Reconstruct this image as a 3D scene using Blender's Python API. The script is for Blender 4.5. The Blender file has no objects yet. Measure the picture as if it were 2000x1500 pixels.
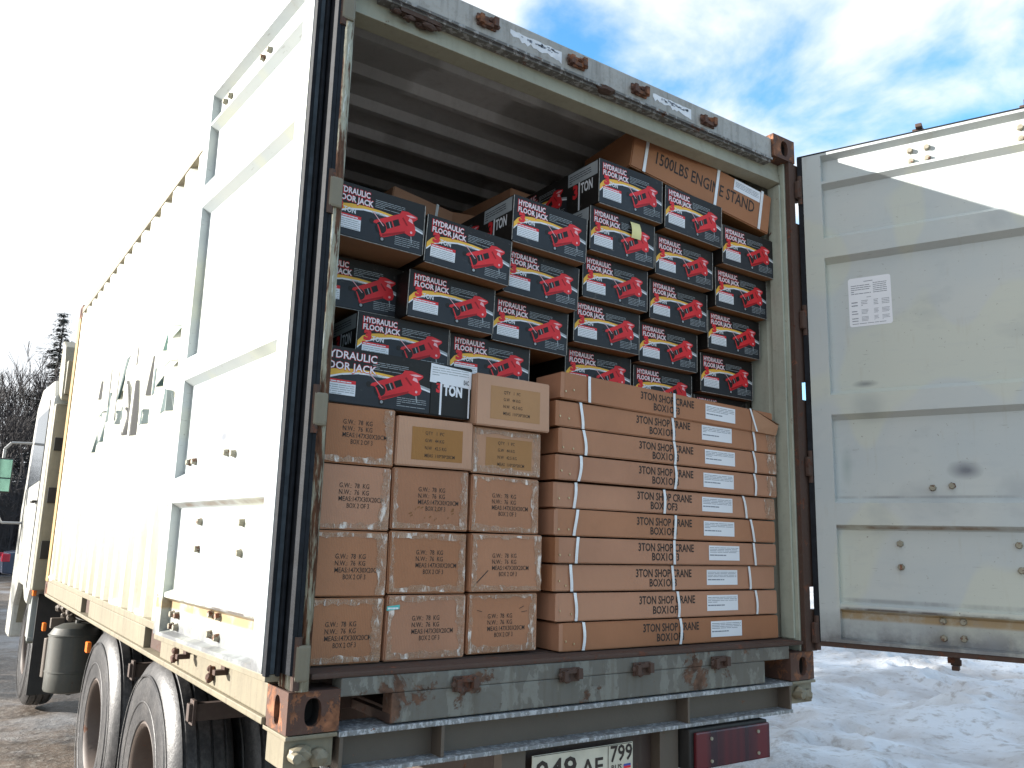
import bpy, bmesh, math, random
from mathutils import Vector, Matrix, noise
random.seed(11)
R = math.radians
SC = bpy.context.scene
COL = SC.collection
GZ = -1.13                                   # ground level; z = 0 is the underside of the container

# ------------------------------------------------------------------ camera, world, sun, exposure
cd = bpy.data.cameras.new('camera'); cam = bpy.data.objects.new('camera', cd); COL.objects.link(cam)
cam.location = (-.92197, -2.44696, .5642)
cam.rotation_euler = (1.75796606, -.02738988, -.60511128)
cd.sensor_fit = 'HORIZONTAL'; cd.sensor_width = 36; cd.lens = 29.348
cd.clip_start = .05; cd.clip_end = 3000
SC.camera = cam
SUNV = Vector((-1.6, 1.0, .62)).normalized()   # towards the sun
SUN_EL = math.asin(SUNV.z); SUN_AZ = math.atan2(SUNV.x, SUNV.y)
EXPOSURE = 1.55

world = bpy.data.worlds.new('World'); SC.world = world; world.use_nodes = True
wt = world.node_tree; WN = wt.nodes; WL = wt.links
sky = WN.new('ShaderNodeTexSky'); sky.sky_type = 'NISHITA'; sky.sun_disc = False
sky.sun_elevation = SUN_EL; sky.sun_rotation = SUN_AZ; sky.air_density = 1.0; sky.dust_density = .6; sky.ozone_density = 2.5
bg = WN['Background']; bg.inputs[1].default_value = .11
def wmath(op, a, b=None, c=None, clamp=False):
    n = WN.new('ShaderNodeMath'); n.operation = op; n.use_clamp = clamp
    for i, v in enumerate((a, b, c)):
        if v is None: continue
        if isinstance(v, (int, float)): n.inputs[i].default_value = v
        else: WL.new(v, n.inputs[i])
    return n.outputs[0]
tc = WN.new('ShaderNodeTexCoord'); sep = WN.new('ShaderNodeSeparateXYZ'); WL.new(tc.outputs['Generated'], sep.inputs[0])
den = wmath('ADD', wmath('MAXIMUM', sep.outputs[2], 0.0), .22)
comb = WN.new('ShaderNodeCombineXYZ')
WL.new(wmath('DIVIDE', sep.outputs[0], den), comb.inputs[0]); WL.new(wmath('DIVIDE', sep.outputs[1], den), comb.inputs[1])
mp = WN.new('ShaderNodeMapping'); mp.inputs['Location'].default_value = (27.78044, 42.28502, 0); WL.new(comb.outputs[0], mp.inputs[0])
cn = WN.new('ShaderNodeTexNoise'); cn.inputs['Scale'].default_value = 2.6; cn.inputs['Detail'].default_value = 7; cn.inputs['Roughness'].default_value = .54
cn.inputs['Distortion'].default_value = .25
WL.new(mp.outputs[0], cn.inputs['Vector'])
dotn = WN.new('ShaderNodeVectorMath'); dotn.operation = 'DOT_PRODUCT'; WL.new(tc.outputs['Generated'], dotn.inputs[0]); dotn.inputs[1].default_value = SUNV
# thin bright veil of cloud round the low sun, broken cumulus elsewhere
veil = wmath('MULTIPLY', wmath('MAXIMUM', wmath('SUBTRACT', dotn.outputs['Value'], .13), 0.0), 1.25)
cl = wmath('ADD', cn.outputs[0], veil)
ramp = WN.new('ShaderNodeValToRGB'); WL.new(cl, ramp.inputs[0])
ramp.color_ramp.elements[0].position = .40; ramp.color_ramp.elements[0].color = (0, 0, 0, 1)
ramp.color_ramp.elements[1].position = .63; ramp.color_ramp.elements[1].color = (1, 1, 1, 1)
ramp.color_ramp.interpolation = 'EASE'
mixw = WN.new('ShaderNodeMixRGB'); WL.new(ramp.outputs[0], mixw.inputs[0])
sat = WN.new('ShaderNodeHueSaturation'); sat.inputs['Saturation'].default_value = 1.22; sat.inputs['Hue'].default_value = .49; sat.inputs['Value'].default_value = 1.35
WL.new(sky.outputs[0], sat.inputs['Color']); WL.new(sat.outputs[0], mixw.inputs[1])
mixw.inputs[2].default_value = (3.6, 3.75, 3.9, 1)
WL.new(mixw.outputs[0], bg.inputs[0])

sl = bpy.data.lights.new('sun', 'SUN'); sl.energy = 5.0; sl.angle = R(.5); sl.color = (1, .95, .88)
so = bpy.data.objects.new('sun', sl); COL.objects.link(so); so.rotation_euler = (-SUNV).to_track_quat('-Z', 'Y').to_euler(); so.location = (-20, 25, 20)
SC.view_settings.view_transform = 'Standard'; SC.view_settings.look = 'None'; SC.view_settings.gamma = 1
SC.view_settings.exposure = EXPOSURE

# ------------------------------------------------------------------ materials
def newmat(name):
    m = bpy.data.materials.new(name); m.use_nodes = True
    return m, m.node_tree.nodes, m.node_tree.links, m.node_tree.nodes['Principled BSDF']
def N_noise(N, L, vec, scale, detail=4, rough=.55, stretch=None, dist=0):
    n = N.new('ShaderNodeTexNoise'); n.inputs['Scale'].default_value = scale; n.inputs['Detail'].default_value = detail
    n.inputs['Roughness'].default_value = rough; n.inputs['Distortion'].default_value = dist
    if stretch:
        m = N.new('ShaderNodeMapping'); m.inputs['Scale'].default_value = stretch; L.new(vec, m.inputs[0]); vec = m.outputs[0]
    L.new(vec, n.inputs['Vector']); return n.outputs[0]
def N_ramp(N, L, fac, p0, p1, c0=(0, 0, 0, 1), c1=(1, 1, 1, 1)):
    r = N.new('ShaderNodeValToRGB'); L.new(fac, r.inputs[0]); e = r.color_ramp.elements
    e[0].position = p0; e[1].position = p1; e[0].color = c0; e[1].color = c1; return r.outputs[0]
def N_mix(N, L, fac, a, b, typ='MIX'):
    m = N.new('ShaderNodeMixRGB'); m.blend_type = typ
    for i, v in ((0, fac), (1, a), (2, b)):
        if isinstance(v, (int, float)): m.inputs[i].default_value = v
        elif isinstance(v, tuple): m.inputs[i].default_value = v if len(v) == 4 else (*v, 1)
        else: L.new(v, m.inputs[i])
    return m.outputs[0]
def N_math(N, L, op, a, b):
    m = N.new('ShaderNodeMath'); m.operation = op
    for i, v in ((0, a), (1, b)):
        if isinstance(v, (int, float)): m.inputs[i].default_value = v
        else: L.new(v, m.inputs[i])
    return m.outputs[0]
def N_bump(N, L, h, strength, dist, P):
    b = N.new('ShaderNodeBump'); b.inputs['Strength'].default_value = strength; b.inputs['Distance'].default_value = dist
    L.new(h, b.inputs['Height']); L.new(b.outputs[0], P.inputs['Normal'])
def plain(name, col, rough=.6, metal=0, var=.12, scale=9, bump=0, spec=.5):
    m, N, L, P = newmat(name); pos = N.new('ShaderNodeTexCoord').outputs['Object']
    n = N_noise(N, L, pos, scale, 5)
    dark = tuple(c * (1 - var) for c in col); lite = tuple(min(1, c * (1 + var)) for c in col)
    L.new(N_ramp(N, L, n, .3, .7, (*dark, 1), (*lite, 1)), P.inputs['Base Color'])
    P.inputs['Roughness'].default_value = rough; P.inputs['Metallic'].default_value = metal; P.inputs['Specular IOR Level'].default_value = spec
    if bump: N_bump(N, L, N_noise(N, L, pos, scale * 6, 4), bump, .004, P)
    return m
def weathered(name, base, rust=.35, dirt=.3, scale=5, rough=.5, rustcol=(.12, .055, .032), streak=True, flake=None, patch=None, grime=None):
    """old paint: tonal patches, dirt streaks running down, rust breaking through"""
    m, N, L, P = newmat(name); geo = N.new('ShaderNodeNewGeometry'); pos = geo.outputs['Position']
    tone = N_noise(N, L, pos, 2.3, 6, .6)
    col = N_mix(N, L, N_ramp(N, L, tone, .35, .68), tuple(c * .86 for c in base), tuple(min(1, c * 1.08) for c in base))
    if patch:
        pn = N_noise(N, L, pos, 1.7, 2, .4, (1, 1, .8))
        col = N_mix(N, L, N_math(N, L, 'MULTIPLY', N_ramp(N, L, pn, .5, .54), .55), col, patch)
    if flake:
        fl = N_noise(N, L, pos, scale * 3, 6, .65, (1, 1, .5))
        col = N_mix(N, L, N_ramp(N, L, fl, .52, .55), col, flake)
    if streak:
        st = N_noise(N, L, pos, 3.2, 5, .6, (9, 9, .8))
        col = N_mix(N, L, N_math(N, L, 'MULTIPLY', N_ramp(N, L, st, .5, .8), dirt), col, (.09, .075, .055, 1))
    if grime:                                              # road dirt washed up the lower part
        sz = N.new('ShaderNodeSeparateXYZ'); L.new(pos, sz.inputs[0])
        gs = N_noise(N, L, pos, 2.6, 5, .6, (1, 7, .5)); gm = N_math(N, L, 'SUBTRACT', N_ramp(N, L, sz.outputs[2], grime[0], grime[1], (1, 1, 1, 1), (.35, .35, .35, 1)), N_math(N, L, 'MULTIPLY', gs, 1.0))
        col = N_mix(N, L, N_math(N, L, 'MULTIPLY', N_ramp(N, L, gm, .08, .5), .7), col, (.36, .325, .22, 1))
    d2 = N_noise(N, L, pos, 38, 6, .7)
    col = N_mix(N, L, N_math(N, L, 'MULTIPLY', N_ramp(N, L, d2, .5, .75), dirt * .55), col, (.1, .085, .065, 1))
    rn = N_noise(N, L, pos, scale, 9, .72, None, .3)
    lo = .74 - rust * .42
    rm = N_ramp(N, L, rn, lo, lo + .035)
    rc = N_noise(N, L, pos, 26, 5)
    rcol = N_ramp(N, L, rc, .3, .7, tuple(c * .45 for c in rustcol) + (1,), tuple(min(1, c * 1.9) for c in rustcol) + (1,))
    L.new(N_mix(N, L, rm, col, rcol), P.inputs['Base Color'])
    L.new(N_ramp(N, L, rm, 0, 1, (rough,) * 3 + (1,), (.9,) * 3 + (1,)), P.inputs['Roughness'])
    hb = N_math(N, L, 'ADD', N_math(N, L, 'MULTIPLY', rm, -.5), N_math(N, L, 'MULTIPLY', d2, .4))
    N_bump(N, L, hb, .5, .004, P)
    return m
M = {}
M['paint'] = weathered('container_paint', (.50, .53, .47), rust=.02, dirt=.22, rough=.42, patch=(.52, .53, .42, 1))
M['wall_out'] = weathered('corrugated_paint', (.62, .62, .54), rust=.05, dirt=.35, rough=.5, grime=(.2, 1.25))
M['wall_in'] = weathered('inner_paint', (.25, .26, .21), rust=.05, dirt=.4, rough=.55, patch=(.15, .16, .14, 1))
M['roof_in'] = weathered('ceiling_paint', (.64, .65, .65), rust=.02, dirt=.2, rough=.5, patch=(.28, .28, .27, 1))
M['post_in'] = weathered('post_paint', (.40, .43, .36), rust=.28, dirt=.35, rough=.5, scale=11)
M['header'] = weathered('header_paint', (.33, .315, .29), rust=.15, dirt=.75, rough=.55, scale=7)
M['lip'] = weathered('lip_paint', (.31, .30, .23), rust=.2, dirt=.25, rough=.5, scale=14)
M['sill'] = weathered('sill_paint', (.12, .115, .10), rust=.42, dirt=.85, rough=.6, scale=5, flake=(.17, .17, .15, 1), rustcol=(.085, .045, .028))
M['rusty_post'] = None
M['rust'] = weathered('rust', (.085, .042, .03), rust=.55, dirt=.5, rough=.85, scale=12, rustcol=(.15, .062, .03), streak=False)
M['dark_rust'] = weathered('dark_rust', (.07, .04, .03), rust=.4, dirt=.6, rough=.85, scale=14, rustcol=(.09, .035, .02), streak=False)
M['rail'] = weathered('rail_paint', (.20, .175, .12), rust=.2, dirt=.7, rough=.55, scale=10)
M['frontpost'] = weathered('front_post_paint', (.34, .22, .08), rust=.35, dirt=.4, rough=.7, scale=12)
M['lug'] = weathered('hinge_paint', (.19, .165, .115), rust=.3, dirt=.4, rough=.6, scale=10)
M['rubber'] = plain('black_rubber', (.012, .014, .018), .62, var=.35, scale=30, bump=.3, spec=.15)
M['rubber_worn'] = plain('worn_rubber', (.06, .075, .09), .6, var=.4, scale=18, bump=.3, spec=.3)
M['cavity'] = plain('cavity', (.015, .012, .01), .9)
M['steel_grey'] = weathered('chassis_grey', (.10, .078, .06), rust=.2, dirt=.6, rough=.6, scale=8)
M['steel_top'] = weathered('flange_scuffed', (.2, .21, .22), rust=.22, dirt=.8, rough=.6, scale=20, flake=(.4, .42, .44, 1))
M['chassis'] = plain('chassis_black', (.02, .019, .018), .7, var=.3, bump=.4)
M['chassis_rust'] = weathered('chassis_brown', (.055, .035, .028), rust=.3, dirt=.5, rough=.7, scale=10)
M['bolt'] = weathered('bolt_rust', (.28, .26, .2), rust=.5, dirt=.3, rough=.7, scale=30)
def post_mat():
    m, N, L, P = newmat('rusty_post'); pos = N.new('ShaderNodeNewGeometry').outputs['Position']
    st = N_noise(N, L, pos, 9, 7, .66, (5, 5, .55), .25); fi = N_noise(N, L, pos, 30, 6, .7, (2, 2, .5)); big = N_noise(N, L, pos, 1.6, 3)
    rust = N_ramp(N, L, fi, .3, .7, (.035, .018, .014, 1), (.17, .085, .05, 1)); beige = N_ramp(N, L, fi, .3, .7, (.22, .21, .16, 1), (.40, .39, .31, 1))
    k = N_math(N, L, 'ADD', st, N_math(N, L, 'MULTIPLY', N_math(N, L, 'SUBTRACT', big, .5), .6))
    col = N_mix(N, L, N_ramp(N, L, k, .44, .50), rust, beige)
    col = N_mix(N, L, N_ramp(N, L, k, .60, .63), col, (.50, .53, .50, 1))
    L.new(col, P.inputs['Base Color']); P.inputs['Roughness'].default_value = .9; P.inputs['Specular IOR Level'].default_value = .15; N_bump(N, L, N_math(N, L, 'ADD', k, fi), .8, .006, P); return m
M['rusty_post'] = post_mat()
M['smudge'] = plain('decal_teal', (.026, .06, .06), .5, var=.3, scale=8)
M['smudge_dark'] = plain('decal_dark', (.012, .014, .014), .6, var=.3)
M['smudge_pale'] = plain('decal_pale', (.2, .36, .35), .5, var=.15)
M['white'] = plain('white_label', (.72, .74, .78), .45, var=.04, scale=4)
M['white_dirty'] = plain('peeling_sticker', (.62, .63, .66), .5, var=.12, scale=30)
M['ink'] = plain('ink_black', (.028, .018, .014), .7, var=.45, scale=60)
M['ink_grey'] = plain('ink_grey', (.2, .22, .26), .6, var=.1)
M['strap'] = plain('white_strap', (.72, .74, .76), .3, var=.08, scale=25)
M['staple'] = plain('staple_brass', (.5, .38, .24), .4, metal=1, var=.2)
M['yellow_paper'] = plain('yellow_paper', (.72, .66, .32), .7, var=.08)
M['turquoise'] = plain('turquoise_sticker', (.08, .45, .42), .5)
M['carton_black'] = None

def cardboard(name, col, tone=.1):
    m, N, L, P = newmat(name); pos = N.new('ShaderNodeNewGeometry').outputs['Position']
    big = N_noise(N, L, pos, 2.5, 4); fine = N_noise(N, L, pos, 90, 3, .6, (1, 1, .25)); wr = N_noise(N, L, pos, 9, 5, .6)
    flu = N.new('ShaderNodeTexWave'); flu.bands_direction = 'X'; flu.inputs['Scale'].default_value = 55; flu.inputs['Distortion'].default_value = 1.2; L.new(pos, flu.inputs[0])
    c = N_ramp(N, L, big, .3, .7, tuple(v * (1 - tone) for v in col) + (1,), tuple(v * (1 + tone) for v in col) + (1,))
    c = N_mix(N, L, N_math(N, L, 'MULTIPLY', N_ramp(N, L, wr, .55, .75), .25), c, tuple(v * .68 for v in col))
    c = N_mix(N, L, N_math(N, L, 'MULTIPLY', fine, .16), c, tuple(v * .72 for v in col))
    oi = N.new('ShaderNodeObjectInfo').outputs['Random']
    hs = N.new('ShaderNodeHueSaturation'); L.new(N_ramp(N, L, oi, 0, 1, (.86,) * 3 + (1,), (1.1,) * 3 + (1,)), hs.inputs['Value']); L.new(N_ramp(N, L, oi, 0, 1, (1.08,) * 3 + (1,), (.9,) * 3 + (1,)), hs.inputs['Saturation']); L.new(c, hs.inputs['Color']); c = hs.outputs[0]
    L.new(c, P.inputs['Base Color']); P.inputs['Roughness'].default_value = .72; P.inputs['Specular IOR Level'].default_value = .3
    h = N_math(N, L, 'ADD', N_math(N, L, 'MULTIPLY', wr, 1.0), N_math(N, L, 'MULTIPLY', flu.outputs['Fac'], .12))
    N_bump(N, L, h, .35, .006, P)
    return m
M['card'] = cardboard('kraft_cardboard', (.405, .198, .112))
M['card2'] = cardboard('kraft_cardboard_red', (.375, .178, .098), .12)
M['card3'] = cardboard('kraft_cardboard_pale', (.43, .235, .140), .08)
M['card_patch'] = cardboard('tan_tape_patch', (.37, .19, .075), .06)
M['card_dark'] = cardboard('kraft_underside', (.25, .125, .055), .1)
def glossy_print(name, col, rough=.32, var=.15):
    m, N, L, P = newmat(name); pos = N.new('ShaderNodeNewGeometry').outputs['Position']
    n = N_noise(N, L, pos, 6, 4)
    c = N_ramp(N, L, n, .3, .7, tuple(v * (1 - var) for v in col) + (1,), tuple(min(1, v * (1 + var)) for v in col) + (1,))
    sc = N_noise(N, L, pos, 34, 5, .7, (1, 1, 1.6), .6); sm = N_noise(N, L, pos, 3.1, 3)
    c = N_mix(N, L, N_math(N, L, 'MULTIPLY', N_ramp(N, L, sc, .60, .72), N_ramp(N, L, sm, .45, .65, (0, 0, 0, 1), (.35,) * 3 + (1,))), c, (.30, .27, .24, 1))
    L.new(c, P.inputs['Base Color'])
    P.inputs['Roughness'].default_value = rough + .12; P.inputs['Specular IOR Level'].default_value = .22
    N_bump(N, L, N_noise(N, L, pos, 14, 4), .12, .01, P); return m
M['pr_black'] = glossy_print('print_black', (.016, .014, .013), .34)
M['pr_slate'] = glossy_print('print_slate', (.026, .029, .035), .36)
M['pr_red'] = glossy_print('print_red', (.62, .028, .035), .36)
M['pr_dred'] = glossy_print('print_dark_red', (.30, .010, .014), .36)
M['pr_yellow'] = glossy_print('print_yellow', (.74, .42, .06), .36)
M['pr_white'] = glossy_print('print_white', (.70, .72, .76), .36, .05)
M['pr_pink'] = glossy_print('print_pink', (.75, .42, .45), .36, .05)
M['pr_grey'] = glossy_print('print_grey', (.30, .33, .35), .36)
M['edge_wear'] = plain('worn_edge', (.30, .29, .27), .7, var=.5, scale=60)
def tape_mat():
    m, N, L, P = newmat('clear_tape'); pos = N.new('ShaderNodeNewGeometry').outputs['Position']
    a = N_noise(N, L, pos, 48, 5, .6, (1, 1, .35), .5); b = N_noise(N, L, pos, 16, 4, .6, (1, 1, 1), .8)
    spark = N_ramp(N, L, a, .53, .66)  # highlights on the crinkles, painted into the tape colour and alpha
    L.new(N_mix(N, L, spark, (.47, .30, .20, 1), (.70, .62, .56, 1)), P.inputs['Base Color'])
    P.inputs['Roughness'].default_value = .16
    al = N_math(N, L, 'ADD', N_math(N, L, 'MULTIPLY', spark, .5), N_ramp(N, L, b, .4, .7, (.35,) * 3 + (1,), (.7,) * 3 + (1,)))
    L.new(al, P.inputs['Alpha']); N_bump(N, L, a, .9, .012, P); return m
M['tape'] = tape_mat()

# ------------------------------------------------------------------ mesh helpers
class MB:
    def __init__(s): s.v = []; s.f = []; s.m = []
    def add(s, vs, fs, mi=0):
        o = len(s.v); s.v += [tuple(v) for v in vs]; s.f += [tuple(i + o for i in f) for f in fs]; s.m += [mi] * len(fs); return s
    def box(s, x0, x1, y0, y1, z0, z1, mi=0, xf=None):
        vs = [(x, y, z) for z in (z0, z1) for y in (y0, y1) for x in (x0, x1)]
        if xf: vs = [xf @ Vector(v) for v in vs]
        return s.add(vs, [(0, 2, 3, 1), (4, 5, 7, 6), (0, 1, 5, 4), (2, 6, 7, 3), (0, 4, 6, 2), (1, 3, 7, 5)], mi)
    def cyl(s, a, b, r, n=12, mi=0, r2=None, caps=True):
        a = Vector(a); b = Vector(b); d = (b - a).normalized(); r2 = r if r2 is None else r2
        u = d.orthogonal().normalized(); w = d.cross(u); vs = []
        for p, rr in ((a, r), (b, r2)):
            for i in range(n):
                t = 2 * math.pi * i / n; vs.append(p + rr * (u * math.cos(t) + w * math.sin(t)))
        fs = [(i, (i + 1) % n, n + (i + 1) % n, n + i) for i in range(n)]
        if caps: fs += [tuple(range(n))[::-1], tuple(range(n, 2 * n))]
        return s.add(vs, fs, mi)
    def tube(s, pts, r, n=8, mi=0):
        for a, b in zip(pts, pts[1:]): s.cyl(a, b, r, n, mi)
        return s
    def lathe(s, prof, axis='x', c=(0, 0, 0), n=48, mi=0, close=False):
        """prof: (along axis, radius)"""
        o = len(prof); vs = []
        for i in range(n):
            t = 2 * math.pi * i / n; ca, sa = math.cos(t), math.sin(t)
            for a, r in prof:
                q = (a, r * ca, r * sa) if axis == 'x' else (r * ca, r * sa, a)
                vs.append((q[0] + c[0], q[1] + c[1], q[2] + c[2]))
        fs = []
        for i in range(n):
            j = (i + 1) % n
            for k in range(o - 1 if not close else o):
                l = (k + 1) % o; fs.append((i * o + k, i * o + l, j * o + l, j * o + k))
        return s.add(vs, fs, mi)
    def extrude(s, poly, axis, a, b, mi=0, caps=True):
        """poly: 2-D points; axis 'x' -> poly is (y,z), 'y' -> (x,z), 'z' -> (x,y)"""
        n = len(poly)
        def pt(p, t): return (t, p[0], p[1]) if axis == 'x' else ((p[0], t, p[1]) if axis == 'y' else (p[0], p[1], t))
        vs = [pt(p, a) for p in poly] + [pt(p, b) for p in poly]
        fs = [(i, (i + 1) % n, n + (i + 1) % n, n + i) for i in range(n)]
        if caps: fs += [tuple(range(n))[::-1], tuple(range(n, 2 * n))]
        return s.add(vs, fs, mi)
    def mesh(s, name, mats, bevel=0, smooth=False, fix=True, seg=2):
        me = bpy.data.meshes.new(name); me.from_pydata(s.v, [], s.f)
        for m in mats: me.materials.append(m)
        me.polygons.foreach_set('material_index', s.m)
        if fix or bevel:
            bm = bmesh.new(); bm.from_mesh(me)
            if fix: bmesh.ops.recalc_face_normals(bm, faces=bm.faces)
            if bevel:
                es = [e for e in bm.edges if len(e.link_faces) == 2 and e.calc_face_angle(0) > .5]
                bmesh.ops.bevel(bm, geom=es, offset=bevel, segments=seg, affect='EDGES', profile=.6, clamp_overlap=True)
            bm.to_mesh(me); bm.free()
        if smooth: me.polygons.foreach_set('use_smooth', [True] * len(me.polygons))
        me.update(); return me
    def build(s, name, mats, parent=None, bevel=0, smooth=False, loc=None, fix=True, seg=2):
        if not isinstance(mats, (list, tuple)): mats = [mats]
        return link(name, s.mesh(name, mats, bevel, smooth, fix, seg), parent, loc)
def link(name, me, parent=None, loc=None, rot=None):
    o = bpy.data.objects.new(name, me); COL.objects.link(o)
    if parent: o.parent = parent
    if loc is not None: o.location = loc
    if rot is not None: o.rotation_euler = rot
    return o
def tag(o, label=None, cat=None, group=None, kind=None):
    for k, v in (('label', label), ('category', cat), ('group', group), ('kind', kind)):
        if v: o[k] = v
    return o
def empty(name, loc, rot=(0, 0, 0)):
    o = bpy.data.objects.new(name, None); o.empty_display_size = .2; COL.objects.link(o); o.location = loc; o.rotation_euler = rot; return o
def tilt_smooth(me, ang=40):
    me.polygons.foreach_set('use_smooth', [True] * len(me.polygons))
    bm = bmesh.new(); bm.from_mesh(me)
    for e in bm.edges:
        if len(e.link_faces) == 2 and e.calc_face_angle(0) > R(ang): e.smooth = False
    bm.to_mesh(me); bm.free()

# text outlines as flat meshes ------------------------------------------------
_tc = {}
def glyphs(body, bold=.0):
    key = (body, bold)
    if key in _tc: return _tc[key]
    cu = bpy.data.curves.new('t', 'FONT'); cu.body = body; cu.size = 1; cu.resolution_u = 2; cu.offset = bold; cu.fill_mode = 'FRONT'
    ob = bpy.data.objects.new('t', cu); COL.objects.link(ob)
    dg = bpy.context.evaluated_depsgraph_get(); me = ob.evaluated_get(dg).to_mesh()
    vs = [(v.co.x, v.co.y) for v in me.vertices]; fs = [tuple(p.vertices) for p in me.polygons]
    ob.evaluated_get(dg).to_mesh_clear(); bpy.data.objects.remove(ob); bpy.data.curves.remove(cu)
    x0 = min(v[0] for v in vs); x1 = max(v[0] for v in vs)
    vs = [(v[0] - x0, v[1]) for v in vs]
    _tc[key] = (vs, fs, x1 - x0); return _tc[key]
class Print:
    """flat print in (u right, v up) metres; each layer .25 mm proud of the last"""
    def __init__(s, base=.0006): s.mb = MB(); s.base = base
    def _p(s, u, v, lay): return (u, -(s.base + lay * .00025), v)
    def poly(s, pts, mi, lay=0): s.mb.add([s._p(u, v, lay) for u, v in pts], [tuple(range(len(pts)))], mi); return s
    def rect(s, u0, u1, v0, v1, mi, lay=0): return s.poly([(u0, v0), (u1, v0), (u1, v1), (u0, v1)], mi, lay)
    def text(s, body, u, v, h, mi, lay=1, w=None, bold=.0, slant=0):
        vs, fs, wd = glyphs(body, bold); k = h / .70; kx = k if w is None else w / wd
        s.mb.add([s._p(u + a * kx + b * k * slant, v + b * k, lay) for a, b in vs], fs, mi); return s
    def lines(s, u0, u1, v0, v1, n, mi, lay=1, th=.35, seed=0):
        """rows of print too small to read"""
        rr = random.Random(seed); dv = (v1 - v0) / n
        for i in range(n):
            u = u0; v = v1 - (i + 1) * dv
            while u < u1 - .004:
                l = rr.uniform(.012, .035) * (u1 - u0) / .12; e = min(u1, u + l)
                s.rect(u, e, v, v + dv * th, mi, lay); u = e + (u1 - u0) * .02
                if rr.random() < .12 and i > n * .5: break
        return s
    def mesh(s, name, mats): return s.mb.mesh(name, mats, fix=False)

# ================================================================== GROUND, SNOW
def nz(x, y, s, oct=4): return noise.fractal(Vector((x * s, y * s, 3.1)), 1.0, 2.0, oct)
def ground_mat():
    m, N, L, P = newmat('dirty_ice'); pos = N.new('ShaderNodeNewGeometry').outputs['Position']
    a = N_noise(N, L, pos, .55, 7, .62); b = N_noise(N, L, pos, 3.4, 8, .68); c = N_noise(N, L, pos, 22, 6, .7)
    col = N_ramp(N, L, b, .36, .62, (.045, .035, .028, 1), (.16, .125, .098, 1))
    col = N_mix(N, L, N_ramp(N, L, c, .5, .68), col, (.27, .25, .22, 1))
    col = N_mix(N, L, N_math(N, L, 'MULTIPLY', N_ramp(N, L, a, .5, .7), .7), col, (.45, .47, .5, 1))
    L.new(col, P.inputs['Base Color']); L.new(N_ramp(N, L, a, .35, .65, (.55,) * 3 + (1,), (.32,) * 3 + (1,)), P.inputs['Roughness'])
    N_bump(N, L, N_math(N, L, 'ADD', b, N_math(N, L, 'MULTIPLY', c, .4)), .6, .05, P); return m
def snow_mat():
    m, N, L, P = newmat('trodden_snow'); pos = N.new('ShaderNodeNewGeometry').outputs['Position']
    a = N_noise(N, L, pos, .9, 6, .6); b = N_noise(N, L, pos, 9, 6, .65); c = N_noise(N, L, pos, 55, 4, .6)
    col = N_mix(N, L, N_ramp(N, L, a, .42, .66), (.54, .57, .61, 1), (.36, .35, .35, 1))
    col = N_mix(N, L, N_math(N, L, 'MULTIPLY', N_ramp(N, L, b, .53, .66), .6), col, (.24, .215, .19, 1))
    sp = N.new('ShaderNodeSeparateXYZ'); L.new(pos, sp.inputs[0])
    edge = N_math(N, L, 'ADD', N_math(N, L, 'SUBTRACT', sp.outputs[0], N_math(N, L, 'MULTIPLY', sp.outputs[1], .0)), N_math(N, L, 'MULTIPLY', a, 2.2))
    em = N_ramp(N, L, N_math(N, L, 'MULTIPLY', edge, .1), .47, .60)
    gr = N_ramp(N, L, c, .4, .62, (.13, .115, .10, 1), (.42, .41, .40, 1))
    L.new(N_mix(N, L, em, gr, col), P.inputs['Base Color'])
    P.inputs['Roughness'].default_value = .75; P.inputs['Specular IOR Level'].default_value = .25
    N_bump(N, L, N_math(N, L, 'ADD', b, N_math(N, L, 'MULTIPLY', c, .35)), .5, .035, P); return m
def axis_lines(lo, hi, c0, c1, fine, n):
    out = []; x = c0
    while x <= c1: out.append(x); x += fine
    for k in range(1, n + 1):
        t = (k / n) ** 3; out.append(c1 + (hi - c1) * t); out.insert(0, c0 + (lo - c0) * t)
    return out
gx = axis_lines(-500, 500, -6, 9, .16, 18); gy = axis_lines(-300, 900, -4, 14, .16, 18)
mb = MB(); vs = []
for y in gy:
    for x in gx:
        h = .028 * nz(x, y, 1.6) + .035 * nz(x, y, .35, 2)
        d = math.hypot(x - 2, y - 4); h += .0 if d < 40 else (d - 40) * .004 * (1 + nz(x, y, .02, 2))
        vs.append((x, y, GZ + h - .03))
nx = len(gx)
mb.add(vs, [(j * nx + i, j * nx + i + 1, (j + 1) * nx + i + 1, (j + 1) * nx + i) for j in range(len(gy) - 1) for i in range(nx - 1)])
tag(mb.build('ground', ground_mat(), smooth=True, fix=False), kind='structure')
# snow bank on the right of the lorry, with foot prints
rs = random.Random(4); prints = []
for k in range(85):
    prints.append((4.2 + 9 * rs.random(), -1.2 + 9 * rs.random(), rs.uniform(.1, .19), rs.uniform(.09, .2)))
sx = [3.2 + i * .085 for i in range(150)]; sy = [-3 + i * .085 for i in range(170)]
sx += [16.2, 18, 22, 30, 45]; sy += [12, 14, 18, 25, 40]; vs = []
for y in sy:
    for x in sx:
        e = x - 3.9 - .35 * nz(0, y, .9, 2)
        ramp_ = 1 / (1 + math.exp(-e * 3.2))
        h = -.12 + ramp_ * (.28 + .17 * nz(x, y, .55, 3) + .055 * nz(x, y, 1.6, 3)) + .012 * nz(x, y, 6, 3) + max(0, x - 9) * .03
        for px, py, pr, pd in prints:
            q = ((x - px) ** 2 + ((y - py) * .7) ** 2) / (pr * pr)
            if q < 6: h += -pd * math.exp(-q * 1.6) + .25 * pd * math.exp(-(q - 2.2) ** 2)
        vs.append((x, y, GZ + h))
nx = len(sx); mb = MB()
mb.add(vs, [(j * nx + i, j * nx + i + 1, (j + 1) * nx + i + 1, (j + 1) * nx + i) for j in range(len(sy) - 1) for i in range(nx - 1)])
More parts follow.
